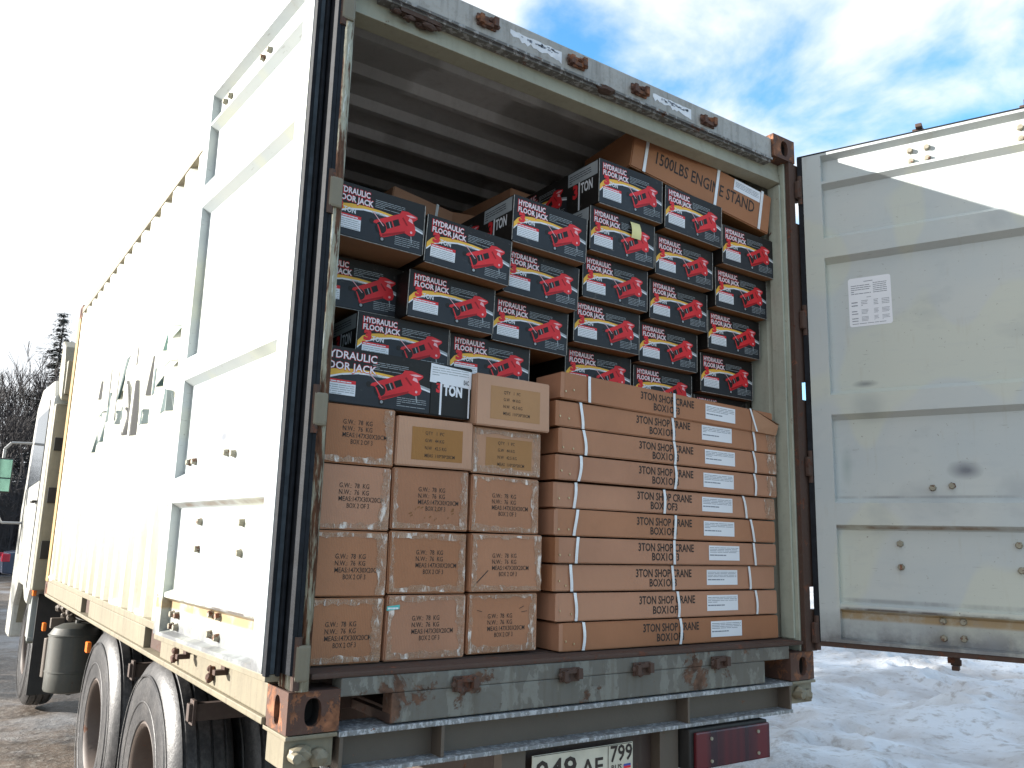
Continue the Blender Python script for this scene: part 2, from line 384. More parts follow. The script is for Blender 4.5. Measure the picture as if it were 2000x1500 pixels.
tag(mb.build('snow_bank', snow_mat(), smooth=True, fix=False), kind='structure')

# ================================================================== SHIPPING CONTAINER
Wd, Hh, Ln = 2.438, 2.591, 6.058
box_root = tag(empty('shipping_container', (0, 0, 0)), 'weathered pale grey shipping container with both rear doors open, carried on the lorry', 'container')
def part(mb, name, mat, bevel=.003, **k): return mb.build(name, mat, box_root, bevel=bevel, **k)

def holed_plate(mb, org, U, V, Nn, w, h, cu, cv, ru, rv, depth, mi=0, mc=1, n=28):
    """rectangle w x h at org (axes U,V; outward normal Nn) with a rounded slot and a dark pocket behind"""
    org = Vector(org); U = Vector(U); V = Vector(V); Nn = Vector(Nn); oval = []; rect = []
    for i in range(n):
        t = 2 * math.pi * (i + .5) / n; c, s_ = math.cos(t), math.sin(t)
        e = 2.6; k = (abs(c) ** e + abs(s_) ** e) ** (-1 / e); oval.append((cu + ru * k * c, cv + rv * k * s_))
        q = min(((w - cu) / c if c > 0 else -cu / c) if abs(c) > 1e-6 else 9, ((h - cv) / s_ if s_ > 0 else -cv / s_) if abs(s_) > 1e-6 else 9)
        rect.append((cu + q * c, cv + q * s_))
    for (a, b) in ((0, 0), (w, 0), (w, h), (0, h)):
        j = min(range(n), key=lambda i: (rect[i][0] - a) ** 2 + (rect[i][1] - b) ** 2); rect[j] = (a, b)
    P = lambda uv, d=0: org + U * uv[0] + V * uv[1] - Nn * d
    vs = [P(r) for r in rect] + [P(o) for o in oval] + [P(o, .02) for o in oval] + [P(o, depth) for o in oval]
    fs = [(i, (i + 1) % n, n + (i + 1) % n, n + i) for i in range(n)] + [(n + i, n + (i + 1) % n, 2 * n + (i + 1) % n, 2 * n + i) for i in range(n)]
    mb.add(vs, fs, mi)
    mb.add(vs[2 * n:], [(i, (i + 1) % n, n + (i + 1) % n, n + i) for i in range(n)] + [tuple(range(n, 2 * n))], mc)
def casting(x_out, sx, y_out, sy, z0):
    """corner casting: outer side face at x_out (faces -sx), end face at y_out (faces -sy)"""
    w, l, h = .162, .178, .118; mb = MB()
    x1 = x_out + sx * w; y1 = y_out + sy * l
    holed_plate(mb, (x_out, y_out, z0), (sx, 0, 0), (0, 0, 1), (0, -sy, 0), w, h, .078, .058, .026, .040, .07)
    holed_plate(mb, (x_out, y_out, z0), (0, sy, 0), (0, 0, 1), (-sx, 0, 0), l, h, .086, .058, .024, .042, .07)
    vs = [(x, y, z) for z in (z0, z0 + h) for y in (y_out, y1) for x in (x_out, x1)]
    mb.add(vs, [(0, 2, 3, 1), (4, 5, 7, 6), (2, 6, 7, 3), (1, 3, 7, 5)])
    return mb
for (xo, s_) in ((0, 1), (Wd, -1)):
    for (yo, t_) in ((0, 1), (Ln, -1)):
        for z0 in (0, Hh - .118):
            casting(xo, s_, yo, t_, z0).build('corner_casting', [M['rust'], M['cavity']], box_root)
# rear posts
mb = MB(); mb.box(.004, .052, .012, .11, .118, Hh - .118); mb.box(.03, .066, .02, .10, .118, Hh - .118)
part(mb, 'corner_post', M['rusty_post'], .012, seg=3)
mb = MB(); mb.cyl((.038, .004, .12), (.038, .004, Hh - .12), .022, 14)
part(mb, 'post_edge', M['rusty_post'], 0, smooth=True)
mb = MB(); mb.box(2.386, 2.431, .03, .13, .118, Hh - .118); part(mb, 'corner_post', M['post_in'], .004)
mb = MB(); mb.box(2.392, 2.434, .002, .028, .118, Hh - .118); part(mb, 'post_edge', M['dark_rust'], .003)
mb = MB(); mb.box(2.372, 2.384, .05, .12, .17, 2.36); part(mb, 'gasket_land', M['post_in'], .002)
for a, b in ((.118, .30), (.40, 1.27), (1.36, 2.16), (2.28, 2.47)):
    mb = MB(); mb.box(2.4345, 2.478, .006, .03, a, b); part(mb, 'post_flange', M['dark_rust'], .002)
for z in (.20, .95, 1.66, 2.33):                                  # hinges
    for side in (0, 1):
        mb = MB()
        if side == 0: mb.box(.004, .050, -.026, .004, z - .052, z + .052)
        else: mb.box(Wd - .012, Wd + .022, -.024, .0, z - .045, z + .045)
        h = part(mb, 'hinge', M['lug'] if side == 0 else M['dark_rust'], .008)
        mb = MB(); x = .012 if side == 0 else Wd + .02
        mb.cyl((x, -.012, z - .075), (x, -.012, z + .075), .013, 10); mb.build('hinge_pin', M['dark_rust'], h)
# header
mb = MB(); mb.box(.162, 2.276, .012, .06, 2.462, 2.566); part(mb, 'header_beam', M['header'], .006)
mb = MB(); mb.box(.162, 2.276, .006, .0118, 2.450, 2.462); mb.box(.162, 2.276, .02, .062, 2.442, 2.4618); part(mb, 'drip_strip', weathered('drip_strip_grey', (.12, .115, .11), rust=.36, dirt=.6, rough=.7, scale=12, flake=(.3, .3, .3, 1)), .002)
mb = MB(); mb.extrude([(.05, 2.372), (.118, 2.36), (.13, 2.5), (.066, 2.5), (.062, 2.435)], 'x', .055, 2.383); part(mb, 'header_lip', M['lip'], .003)
def lump(mb, c, r, sc=(1, 1, 1), seed=0, mi=0):
    bm = bmesh.new(); bmesh.ops.create_icosphere(bm, subdivisions=2, radius=1)
    vs = []
    for v in bm.verts:
        k = 1 + .38 * noise.noise(v.co * 1.7 + Vector((seed * 3.3, 0, 0)))
        vs.append((c[0] + v.co.x * r * sc[0] * k, c[1] + v.co.y * r * sc[1] * k, c[2] + v.co.z * r * sc[2] * k))
    mb.add(vs, [tuple(v.index for v in f.verts) for f in bm.faces], mi); bm.free()
def cam_keeper(x, z, up, y=.012):
    mb = MB(); sd = int(x * 100)
    mb.box(x - .045, x + .042, y - .007, y - .0005, z - .024, z + .024)
    mb.box(x - .040, x - .022, y - .026, y - .007, z - .02, z + .016); mb.box(x + .020, x + .040, y - .030, y - .007, z - .014, z + .022)
    mb.box(x - .022, x + .022, y - .022, y - .007, z - .022 if up else z + .006, z - .006 if up else z + .020)
    for k in range(4): lump(mb, (x + (-.04, -.015, .02, .042)[k], y - .01, z + (.0, -.018, .014, -.004)[k]), .012, (1.3, .6, 1.0), sd + k)
    o = part(mb, 'lock_keeper', M['rust'] if up else M['dark_rust'], .003)
for i, x in enumerate((.595, 1.035, 1.385, 1.815)):
    cam_keeper(x, 2.515 - .004 * i, True); cam_keeper(x, .105, False, .0)
mb = MB(); rk = random.Random(3); [lump(mb, (.22 + .20 * rk.random(), .022 + .03 * rk.random(), 2.436 - .028 * rk.random()), rk.uniform(.006, .014), (rk.uniform(.8, 2.2), .9, rk.uniform(.5, .9)), k) for k in range(26)]; mb.box(.24, .40, .02, .05, 2.425, 2.4415); part(mb, 'rust_clump', M['dark_rust'], 0)
mb = MB(); lump(mb, (1.20, .02, 2.452), .035, (1.5, .7, .5), 8); part(mb, 'rust_clump', M['dark_rust'], 0)
def torn_sticker(x0, x1, z0, z1, seed):
    rr = random.Random(seed); mb = MB(); n = 18; top = []; bot = []
    for i in range(n + 1):
        t = i / n; x = x0 + (x1 - x0) * t
        top.append((x, z1 - .006 * rr.random())); bot.append((x, z0 + (z1 - z0) * (.55 * (1 - t) ** .7 * rr.uniform(.5, 1.2) + .12 * rr.random())))
    y = .0112
    for i in range(n):
        mb.add([(bot[i][0], y, bot[i][1]), (bot[i + 1][0], y, bot[i + 1][1]), (top[i + 1][0], y, top[i + 1][1]), (top[i][0], y, top[i][1])], [(0, 1, 2, 3)])
    o = mb.build('torn_sticker', M['white_dirty'], box_root, fix=False)
    pr = MB()
    for i in range(26):
        x = rr.uniform(x0 + .05, x1 - .02); z = rr.uniform(z0 + (z1 - z0) * .55, z1 - .012); w = rr.uniform(.006, .018)
        pr.box(x, x + w, y - .0009, y - .0004, z, z + rr.uniform(.003, .008))
    pr.build('faded_print', M['ink_grey'], o)
torn_sticker(.705, .96, 2.478, 2.535, 1); torn_sticker(1.47, 1.71, 2.475, 2.532, 6)
# sill
mb = MB(); mb.box(.336, 2.11, .006, .07, .002, .0925); part(mb, 'sill_plate', M['sill'], .004)
mb = MB(); mb.box(.163, 2.275, .004, .075, .093, .148); part(mb, 'sill_beam', M['sill'], .005)
mb = MB(); mb.box(.066, 2.372, .0, .125, .1485, .166); part(mb, 'threshold', M['dark_rust'], .006)
for a, b, c, d in ((.335, .36, .163, .335), (2.085, 2.11, 2.11, 2.275)):
    mb = MB(); mb.box(a, b, .012, .31, .0, .029); mb.box(c, d, .3, .32, .0, .09); part(mb, 'pocket_frame', M['dark_rust'], .002)
mb = MB(); mb.box(.05, 2.388, .13, 5.98, .10, .168); part(mb, 'floor', M['dark_rust'], 0)
# side walls: trapezoid corrugation, outer and inner skins
def corrugation(y0, y1, centre, pitch, depth, flat_in, slope):
    pts = []; k = math.floor((y0 - centre) / pitch) - 1
    while True:
        c = centre + k * pitch
        if c - pitch > y1: break
        h = flat_in / 2
        pts += [(c - h - slope, 0), (c - h, depth), (c + h, depth), (c + h + slope, 0)]; k += 1
    out = [(y0, 0)] + [p for p in pts if y0 < p[0] < y1] + [(y1, 0)]
    return out
WALL = corrugation(.11, 5.93, 1.955, .2895, .036, .105, .040)
def wall(sgn, x0, z0, z1, name, mat, mat2):
    mb = MB()
    for dx, mi in ((0, 0), (.003, 1)):
        vs = [(x0 + sgn * (d + dx), y, z) for z in (z0, z1) for y, d in WALL]; n = len(WALL)
        mb.add(vs, [(i, i + 1, n + i + 1, n + i) for i in range(n - 1)], mi)
    return mb.build(name, [mat, mat2], box_root, fix=False)
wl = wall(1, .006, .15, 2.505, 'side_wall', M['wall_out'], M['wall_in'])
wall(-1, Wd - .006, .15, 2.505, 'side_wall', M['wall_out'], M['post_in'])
mb = MB(); mb.box(.0, .06, .178, 5.88, 2.505, 2.565); part(mb, 'top_rail', M['rail'], .004)
mb = MB(); mb.box(Wd - .06, Wd, .178, 5.88, 2.505, 2.565); part(mb, 'top_rail', M['rail'], .004)
# bottom side rails with fork pockets
for x0, x1 in ((-.001, .045), (Wd - .045, Wd + .001)):
    mb = MB()
    for a, b in ((.178, 1.60), (1.95, 3.62), (3.95, 5.88)):
        mb.box(x0, x1, a, b, .022, .12)
    mb.box(x0, x1 + .002, .178, 5.88, .1202, .155); mb.box(x0 - .012, x1 + .03, .178, 5.88, .0, .0218)
    part(mb, 'bottom_rail', M['rail'], .004)
    for a, b in ((1.60, 1.95), (3.62, 3.95)):
        mb = MB(); s_ = 1 if x0 < 1 else -1
        mb.box(min(x0 + s_ * .03, x0 + s_ * .25), max(x0 + s_ * .03, x0 + s_ * .25), a + .003, b - .003, .024, .118)
        part(mb, 'fork_pocket', M['dark_rust'], 0)
for y, sd in ((1.285, 1), (.75, 4)):
    mb = MB(); mb.box(-.02, -.002, y - .008, y + .008, .045, .095); lump(mb, (-.018, y, .055), .013, (1, 1.2, 1.4), sd); lump(mb, (-.015, y + .006, .085), .011, (1, 1.1, 1.3), sd + 1)
    part(mb, 'door_hook', M['rust'], .004)
mb = MB(); mb.box(-.006, .09, 5.9, 6.05, .118, Hh - .118); part(mb, 'corner_post', M['frontpost'], .01)
mb = MB(); mb.box(Wd - .09, Wd, 5.9, 6.05, .118, Hh - .118); part(mb, 'corner_post', M['frontpost'], .01)
mb = MB(); mb.box(.09, Wd - .09, 5.96, 6.0, .1, 2.5); part(mb, 'front_wall', [M['wall_in']], 0)
mb = MB(); lump(mb, (.02, 5.72, .158), .05, (.8, 2.2, .5), 1); lump(mb, (.03, 2.9, .16), .05, (.6, 3.2, .45), 2); lump(mb, (.03, 2.2, .16), .045, (.6, 3.2, .4), 5); lump(mb, (-.008, 1.62, .16), .04, (.5, 2.0, .5), 7)
msn, N_, L_, P_ = newmat('ledge_snow'); P_.inputs['Base Color'].default_value = (.82, .84, .87, 1); P_.inputs['Roughness'].default_value = .8
tag(mb.build('ledge_snow', msn, box_root, smooth=True), kind='stuff')
# roof with pressed ribs across, two skins
RP = corrugation(.13, 5.95, .40, .254, -.040, .030, .022)
mb = MB()
for dz, mi in ((0, 0), (-.003, 1)):
    vs = [(x, y, 2.556 + d + dz) for x in (.055, Wd - .055) for y, d in RP]; n = len(RP)
    mb.add(vs, [(i, i + 1, n + i + 1, n + i) for i in range(n - 1)], mi)
mb.build('roof', [M['wall_out'], M['roof_in']], box_root, fix=False)
# old lettering left on the side wall, in torn patches that follow the corrugation
def wall_depth(y):
    for (a, da), (b, db) in zip(WALL, WALL[1:]):
        if a <= y <= b: return da + (db - da) * (y - a) / (b - a)
    return 0
def wall_decal(name, mat, quad):
    """quad: (y, z) bottom-left, bottom-right, top-right, top-left"""
    a, b, c, d = quad; ys = sorted({t for t in ([w[0] for w in WALL])}); mb = MB(); n = 40; prev = None
    ts = [i / n for i in range(n + 1)]
    for t0, t1 in zip(ts, ts[1:]):
        q = []
        for t in (t0, t1):
            y = a[0] + (b[0] - a[0]) * t; y2 = d[0] + (c[0] - d[0]) * t
            q.append(((y, a[1] + (b[1] - a[1]) * t), (y2, d[1] + (c[1] - d[1]) * t)))
        pts = [q[0][0], q[1][0], q[1][1], q[0][1]]
        mb.add([(.006 + wall_depth(y) - .0025, y, z) for y, z in pts], [(0, 1, 2, 3)])
    return mb.build(name, mat, wl, fix=False)
T, D_, Pp = M['smudge'], M['smudge_dark'], M['smudge_pale']
for q in ([(4.40, 1.12), (4.02, 1.19), (3.95, 1.42), (4.3, 1.36)], [(3.55, 1.40), (3.48, 1.42), (3.2, 1.66), (3.33, 1.66)], [(3.52, 1.25), (3.27, 1.26), (3.27, 1.34), (3.5, 1.34)],
          [(2.68, 1.16), (2.50, 1.18), (2.50, 1.25), (2.66, 1.25)], [(2.35, 1.34), (2.12, 1.37), (1.93, 1.45), (2.25, 1.42)], [(2.18, 1.17), (1.98, 1.18), (2.02, 1.28), (2.1, 1.30)],
          [(3.9, 1.3), (3.8, 1.3), (3.78, 1.5), (3.84, 1.5)], [(2.42, 1.30), (2.36, 1.31), (2.36, 1.45), (2.40, 1.45)], [(2.85, 1.15), (2.75, 1.16), (2.74, 1.36), (2.80, 1.38)]):
    wall_decal('torn_lettering', T, q)
for q in ([(3.24, 1.15), (3.12, 1.16), (3.10, 1.30), (3.2, 1.33)], [(2.96, 1.12), (2.88, 1.13), (2.9, 1.46), (2.94, 1.46)], [(2.98, 1.56), (2.94, 1.56), (2.94, 1.68), (2.97, 1.68)],
          [(3.16, 1.18), (3.12, 1.18), (3.20, 1.50), (3.24, 1.50)], [(3.87, 1.40), (3.83, 1.41), (3.84, 1.67), (3.87, 1.67)], [(4.36, 1.52), (4.31, 1.53), (4.31, 1.66), (4.35, 1.66)],
          [(1.91, 1.40), (1.88, 1.40), (1.86, 1.50), (1.88, 1.50)], [(2.62, 1.33), (2.58, 1.33), (2.58, 1.56), (2.6, 1.56)], [(3.56, 1.28), (3.53, 1.28), (3.53, 1.62), (3.55, 1.62)]):
    wall_decal('torn_lettering', D_, q)
wall_decal('torn_lettering', Pp, [(2.32, 1.54), (2.05, 1.56), (1.93, 1.63), (2.15, 1.62)])
mb = MB(); mb.cyl((2.37, .30, 1.53), (2.395, .30, 1.53), .012, 10); mb.tube([Vector((2.368, .30 + .035 * math.cos(t), 1.50 + .035 * math.sin(t))) for t in [k * math.pi / 6 for k in range(13)]], .006, 6)
part(mb, 'lashing_ring', M['bolt'], 0)

# ---------------------------------------------------------------- doors
REC = -.034
PROFILE = [(2.488, 0), (2.468, REC), (2.362, REC), (2.352, -.002), (2.340, -.002), (2.316, REC), (2.078, REC), (2.055, 0), (1.957, 0), (1.931, REC), (1.305, REC),
           (1.283, 0), (1.19, 0), (1.166, REC), (.802, REC), (.780, 0), (.683, 0), (.660, REC), (.342, REC), (.330, -.006), (.312, -.006), (.296, REC), (.186, REC), (.178, 0)]
BOLTS = [(.491, .847), (.567, .855), (.347, .604), (.346, .503), (.797, .608), (.799, .506), (.497, .285), (.573, .287), (.496, .215), (.572, .219),
         (.488, 2.428), (.56, 2.428), (.491, 2.375), (.56, 2.375), (.935, 2.428), (1.0, 2.428), (.935, 2.375), (.94, .845), (1.01, .845), (.97, .25), (1.03, .25), (.97, .205), (1.03, .205)]
bmb = MB(); bmb.cyl((0, 0, 0), (0, .004, 0), .0155, 6); bmb.cyl((0, .004, 0), (0, .018, 0), .0135, 10, r2=.011); BOLT = bmb.mesh('bolt', [M['bolt']])
def door(origin, angle, sgn, label, mat):
    """local axes: s (x) from the hinge edge to the free edge, t (y*sgn) out of the inner face, z up"""
    S0, S1, W, Z0, Z1, TH = .088, 1.09, 1.17, .165, 2.50, -.052
    def y(t): return sgn * t
    mb = MB(); n = len(PROFILE)
    mb.add([(s, y(t), z) for s in (S0, S1) for z, t in PROFILE], [(i, i + 1, n + i + 1, n + i) for i in range(n - 1)])       # pressed panel
    for s0, s1 in ((0, S0), (S1, W)):                                                                                       # upright members
        mb.box(s0, s1, min(y(0), y(TH)), max(y(0), y(TH)), Z0, Z1)
    mb.box(S0 + .0005, S1 - .0005, min(y(0), y(TH)), max(y(0), y(TH)), PROFILE[0][0], Z1); mb.box(S0 + .0005, S1 - .0005, min(y(0), y(TH)), max(y(0), y(TH)), Z0, PROFILE[-1][0])
    mb.add([(S0, y(TH + .003), Z0), (S1, y(TH + .003), Z0), (S1, y(TH + .003), Z1), (S0, y(TH + .003), Z1)], [(0, 1, 2, 3)])
    d = mb.build('door', mat, box_root); d.location = (origin[0], origin[1], 0); d.rotation_euler = (0, 0, angle); d['label'] = label
    d.data.polygons.foreach_set('use_smooth', [False] * len(d.data.polygons))
    g = MB()                                                                                                                # rubber seal, double lip
    for s0, s1, t0, t1 in ((-.026, -.002, -.002, -.016), (-.034, -.002, -.034, -.044), (-.020, -.002, -.068, -.080)):
        g.box(s0, s1, min(y(t0), y(t1)), max(y(t0), y(t1)), Z0 - .006, Z1 + .004)
    g.box(-.026, W, min(y(-.006), y(-.016)), max(y(-.006), y(-.016)), Z1 + .001, Z1 + .012)
    g.box(-.088, -.002, min(y(-.066), y(-.050)), max(y(-.066), y(-.050)), Z0 + .002, Z1 - .002) if sgn > 0 else None  # added dark flap, keeps the sun off the left post and hinges
    g.box(-.088, -.074, min(y(-.080), y(-.0665)), max(y(-.080), y(-.0665)), Z0 + .002, Z1 - .002) if sgn > 0 else None  # added return of that flap, closes the bright gap beside the post
    g.build('seal', M['rubber'], d, bevel=.002)
    g = MB()
    g.box(-.016, -.001, min(y(-.017), y(-.033)), max(y(-.017), y(-.033)), Z0, Z1); g.box(-.014, -.001, min(y(-.045), y(-.0495)), max(y(-.045), y(-.0495)), Z0, Z1)
    g.build('seal_strip', M['rubber_worn'], d)
    g = MB(); g.box(-.02, W, min(y(-.004), y(-.05)), max(y(-.004), y(-.05)), Z0 - .022, Z0 - .001); g.build('bottom_seal', M['dark_rust'] if sgn < 0 else M['rail'], d, bevel=.003)
    for s, z in BOLTS:
        b = link('bolt', BOLT, d); b.location = (s, y(REC), z); b.rotation_euler = (0 if sgn > 0 else math.pi, random.uniform(0, 3), 0)
    for s in (.53, .97):                                                                                                    # locking rods on the outer face
        g = MB(); g.cyl((s, y(-.085), Z0 - .045), (s, y(-.085), Z1 + .04), .017, 12)
        for zz, k in ((Z0 - .05, 1), (Z1 + .035, -1)):
            g.box(s - .02, s + .02, min(y(-.10), y(-.07)), max(y(-.10), y(-.07)), zz - .012, zz + .012)
            g.box(s - .014, s + .014, min(y(-.09), y(-.04)), max(y(-.09), y(-.04)), zz - .02 * k - .009, zz - .02 * k + .009)
            g.box(s - .032, s - .012, min(y(-.095), y(-.075)), max(y(-.095), y(-.075)), zz - .004, zz + .02)
        for zz in (.5, 1.2, 1.9): g.box(s - .05, s + .05, min(y(-.053), y(-.105)), max(y(-.053), y(-.105)), zz - .03, zz + .03)
        g.build('lock_rod', M['dark_rust'], d, bevel=.003)
    return d
M['door_paint'] = None
def door_paint():
    m, N, L, P = newmat('door_paint'); geo = N.new('ShaderNodeTexCoord'); pos = geo.outputs['Object']
    tone = N_noise(N, L, pos, 1.6, 5, .55); col = N_mix(N, L, N_ramp(N, L, tone, .36, .64), (.41, .455, .465, 1), (.47, .495, .475, 1))
    pat = N_noise(N, L, pos, 2.2, 1, .3, (1.2, 1, .8)); col = N_mix(N, L, N_math(N, L, 'MULTIPLY', N_ramp(N, L, pat, .53, .56), .55), col, (.50, .52, .43, 1))
    br = N_noise(N, L, pos, 5, 4, .6, (1, 1, 6)); col = N_mix(N, L, N_math(N, L, 'MULTIPLY', N_ramp(N, L, br, .55, .8), .25), col, (.33, .36, .40, 1))
    def blob(cx, cz, rx, rz, k, c, col):
        mpn = N.new('ShaderNodeMapping'); mpn.vector_type = 'POINT'; mpn.inputs['Scale'].default_value = (1 / rx, 0, 1 / rz); mpn.inputs['Location'].default_value = (-cx / rx, 0, -cz / rz)
        L.new(pos, mpn.inputs[0]); ln = N.new('ShaderNodeVectorMath'); ln.operation = 'LENGTH'
        nn = N.new('ShaderNodeTexNoise'); nn.inputs['Scale'].default_value = 6; L.new(pos, nn.inputs['Vector'])
        L.new(mpn.outputs[0], ln.inputs[0]); dd = N_math(N, L, 'ADD', ln.outputs['Value'], N_math(N, L, 'MULTIPLY', nn.outputs[0], .7))
        return N_mix(N, L, N_math(N, L, 'MULTIPLY', N_ramp(N, L, dd, .45, 1.5, (1, 1, 1, 1), (0, 0, 0, 1)), k), col, c)
    col = blob(.63, .92, .13, .07, .85, (.09, .10, .13, 1), col)
    col = blob(.24, 1.33, .10, .03, .7, (.10, .11, .12, 1), col)
    col = blob(.25, 1.22, .13, .13, .35, (.20, .23, .25, 1), col)
    col = blob(.14, .95, .045, .14, .6, (.27, .33, .32, 1), col)
    sp = N.new('ShaderNodeSeparateXYZ'); L.new(pos, sp.inputs[0])
    low = N_ramp(N, L, sp.outputs[2], .16, .31, (1, 1, 1, 1), (0, 0, 0, 1))                     # road grime splashed on the bottom panel
    gr = N_noise(N, L, pos, 7, 5, .65)
    col = N_mix(N, L, N_math(N, L, 'MULTIPLY', low, N_math(N, L, 'ADD', N_ramp(N, L, gr, .3, .6), .35)), col, (.15, .155, .16, 1))
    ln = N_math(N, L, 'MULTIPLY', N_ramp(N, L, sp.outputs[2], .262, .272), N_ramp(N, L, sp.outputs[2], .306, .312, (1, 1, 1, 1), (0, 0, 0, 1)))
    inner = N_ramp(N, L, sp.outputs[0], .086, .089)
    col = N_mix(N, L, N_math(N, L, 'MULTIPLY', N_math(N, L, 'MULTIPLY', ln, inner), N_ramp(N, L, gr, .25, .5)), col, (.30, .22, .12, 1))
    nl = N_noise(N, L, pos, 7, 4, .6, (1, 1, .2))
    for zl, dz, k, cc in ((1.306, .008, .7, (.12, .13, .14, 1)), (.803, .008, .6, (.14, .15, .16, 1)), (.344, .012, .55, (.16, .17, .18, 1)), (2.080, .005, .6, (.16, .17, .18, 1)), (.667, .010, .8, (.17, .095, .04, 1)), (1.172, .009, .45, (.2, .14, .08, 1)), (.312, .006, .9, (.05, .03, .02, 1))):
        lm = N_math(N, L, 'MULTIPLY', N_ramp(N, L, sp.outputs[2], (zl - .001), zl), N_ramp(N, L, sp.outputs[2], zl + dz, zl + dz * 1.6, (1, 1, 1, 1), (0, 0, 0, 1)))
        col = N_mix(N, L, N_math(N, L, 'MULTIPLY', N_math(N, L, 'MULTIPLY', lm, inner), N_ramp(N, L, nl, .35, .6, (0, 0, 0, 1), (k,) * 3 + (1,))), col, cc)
    sm2 = N_noise(N, L, pos, 2.6, 4, .55, (1, 1, 1.3), .4); col = N_mix(N, L, N_math(N, L, 'MULTIPLY', N_ramp(N, L, sm2, .56, .70), .38), col, (.26, .285, .31, 1))
    spk = N_noise(N, L, pos, 75, 3, .6); col = N_mix(N, L, N_math(N, L, 'MULTIPLY', N_ramp(N, L, spk, .70, .74), .7), col, (.10, .07, .05, 1))
    run = N_noise(N, L, pos, 5, 5, .6, (5, 1, .7)); col = N_mix(N, L, N_math(N, L, 'MULTIPLY', N_ramp(N, L, run, .6, .8), .3), col, (.32, .27, .18, 1))
    scr = N_noise(N, L, pos, 30, 3, .5, (.5, 1, 6)); col = N_mix(N, L, N_math(N, L, 'MULTIPLY', N_ramp(N, L, scr, .68, .72), .5), col, (.2, .2, .19, 1))
    rn = N_noise(N, L, pos, 12, 8, .7); rm = N_ramp(N, L, rn, .73, .76)
    L.new(N_mix(N, L, rm, col, (.13, .05, .025, 1)), P.inputs['Base Color']); P.inputs['Roughness'].default_value = .42
    N_bump(N, L, tone, .15, .02, P); return m
M['door_paint'] = door_paint()
dl = door((-.062, .068), math.atan2(1.15, -.055), 1, 'sunlit left door folded back against the side wall', M['door_paint'])
dr = door((2.455, -.03), -R(68), -1, 'right door swung outwards, inner face in shade', M['door_paint'])
# data sticker on the right door
pr = Print(.0008); w, h = .188, .238
pts = []
for (cx, cz, a0) in ((w - .012, h - .012, 0), (.012, h - .012, 90), (.012, .012, 180), (w - .012, .012, 270)):
    for k in range(5): a = R(a0 + k * 22.5); pts.append((cx + .012 * math.cos(a), cz + .012 * math.sin(a)))
pr.poly(pts, 0)
pr.lines(.07, .11, h - .022, h - .012, 1, 1, seed=1); pr.lines(.012, .10, h - .08, h - .03, 5, 1, seed=2); pr.lines(.11, .17, h - .08, h - .025, 6, 1, seed=3); pr.lines(.08, .10, .138, .146, 1, 1, seed=9)
for k, (v0, v1) in enumerate(((.10, .13), (.06, .085), (.025, .05))):
    pr.lines(.012, .04, v0, v1, 2, 1, seed=10 + k); pr.lines(.055, .085, v0, v1, 4, 1, seed=20 + k); pr.lines(.11, .13, v0, v1, 4, 1, seed=30 + k); pr.lines(.145, .178, v0, v1, 4, 1, seed=40 + k)
pr.lines(.012, .16, .012, .02, 1, 1, seed=50)
st = link('data_sticker', pr.mesh('data_sticker', [M['white'], M['ink_grey']]), dr); st.location = (.183, .034, 1.608); st.rotation_euler = (0, 0, 0)
st.scale = (1, 1, 1)
st.location = (.183, -REC - .0, 1.606)

# ================================================================== CARTONS
def carton_root(name, loc, rot, size, label, cat, group, mats, bevel=.004, sag=0, seed=0):
    """origin at the front bottom left corner; x right, y into the container, z up"""
    w, d, h = size; rr = random.Random(seed); mb = MB(); j = lambda a: rr.uniform(-a, a)
    vs = [(x + j(.003), y, z + j(.002)) for z in (0, h) for y in (0, d) for x in (0, w)]
    mb.add(vs, [(0, 2, 3, 1)], 1); mb.add(vs, [(4, 5, 7, 6), (0, 1, 5, 4), (2, 6, 7, 3), (0, 4, 6, 2), (1, 3, 7, 5)], 0)
    bm = bmesh.new(); me = mb.mesh(name, mats, fix=False); bm.from_mesh(me); bmesh.ops.remove_doubles(bm, verts=bm.verts, dist=1e-6)
    bmesh.ops.recalc_face_normals(bm, faces=bm.faces); bmesh.ops.bevel(bm, geom=list(bm.edges), offset=bevel, segments=2, affect='EDGES'); bm.to_mesh(me); bm.free()
    r = empty(name, loc, rot); tag(r, label, cat, group)
    link('carton_body', me, r); return r

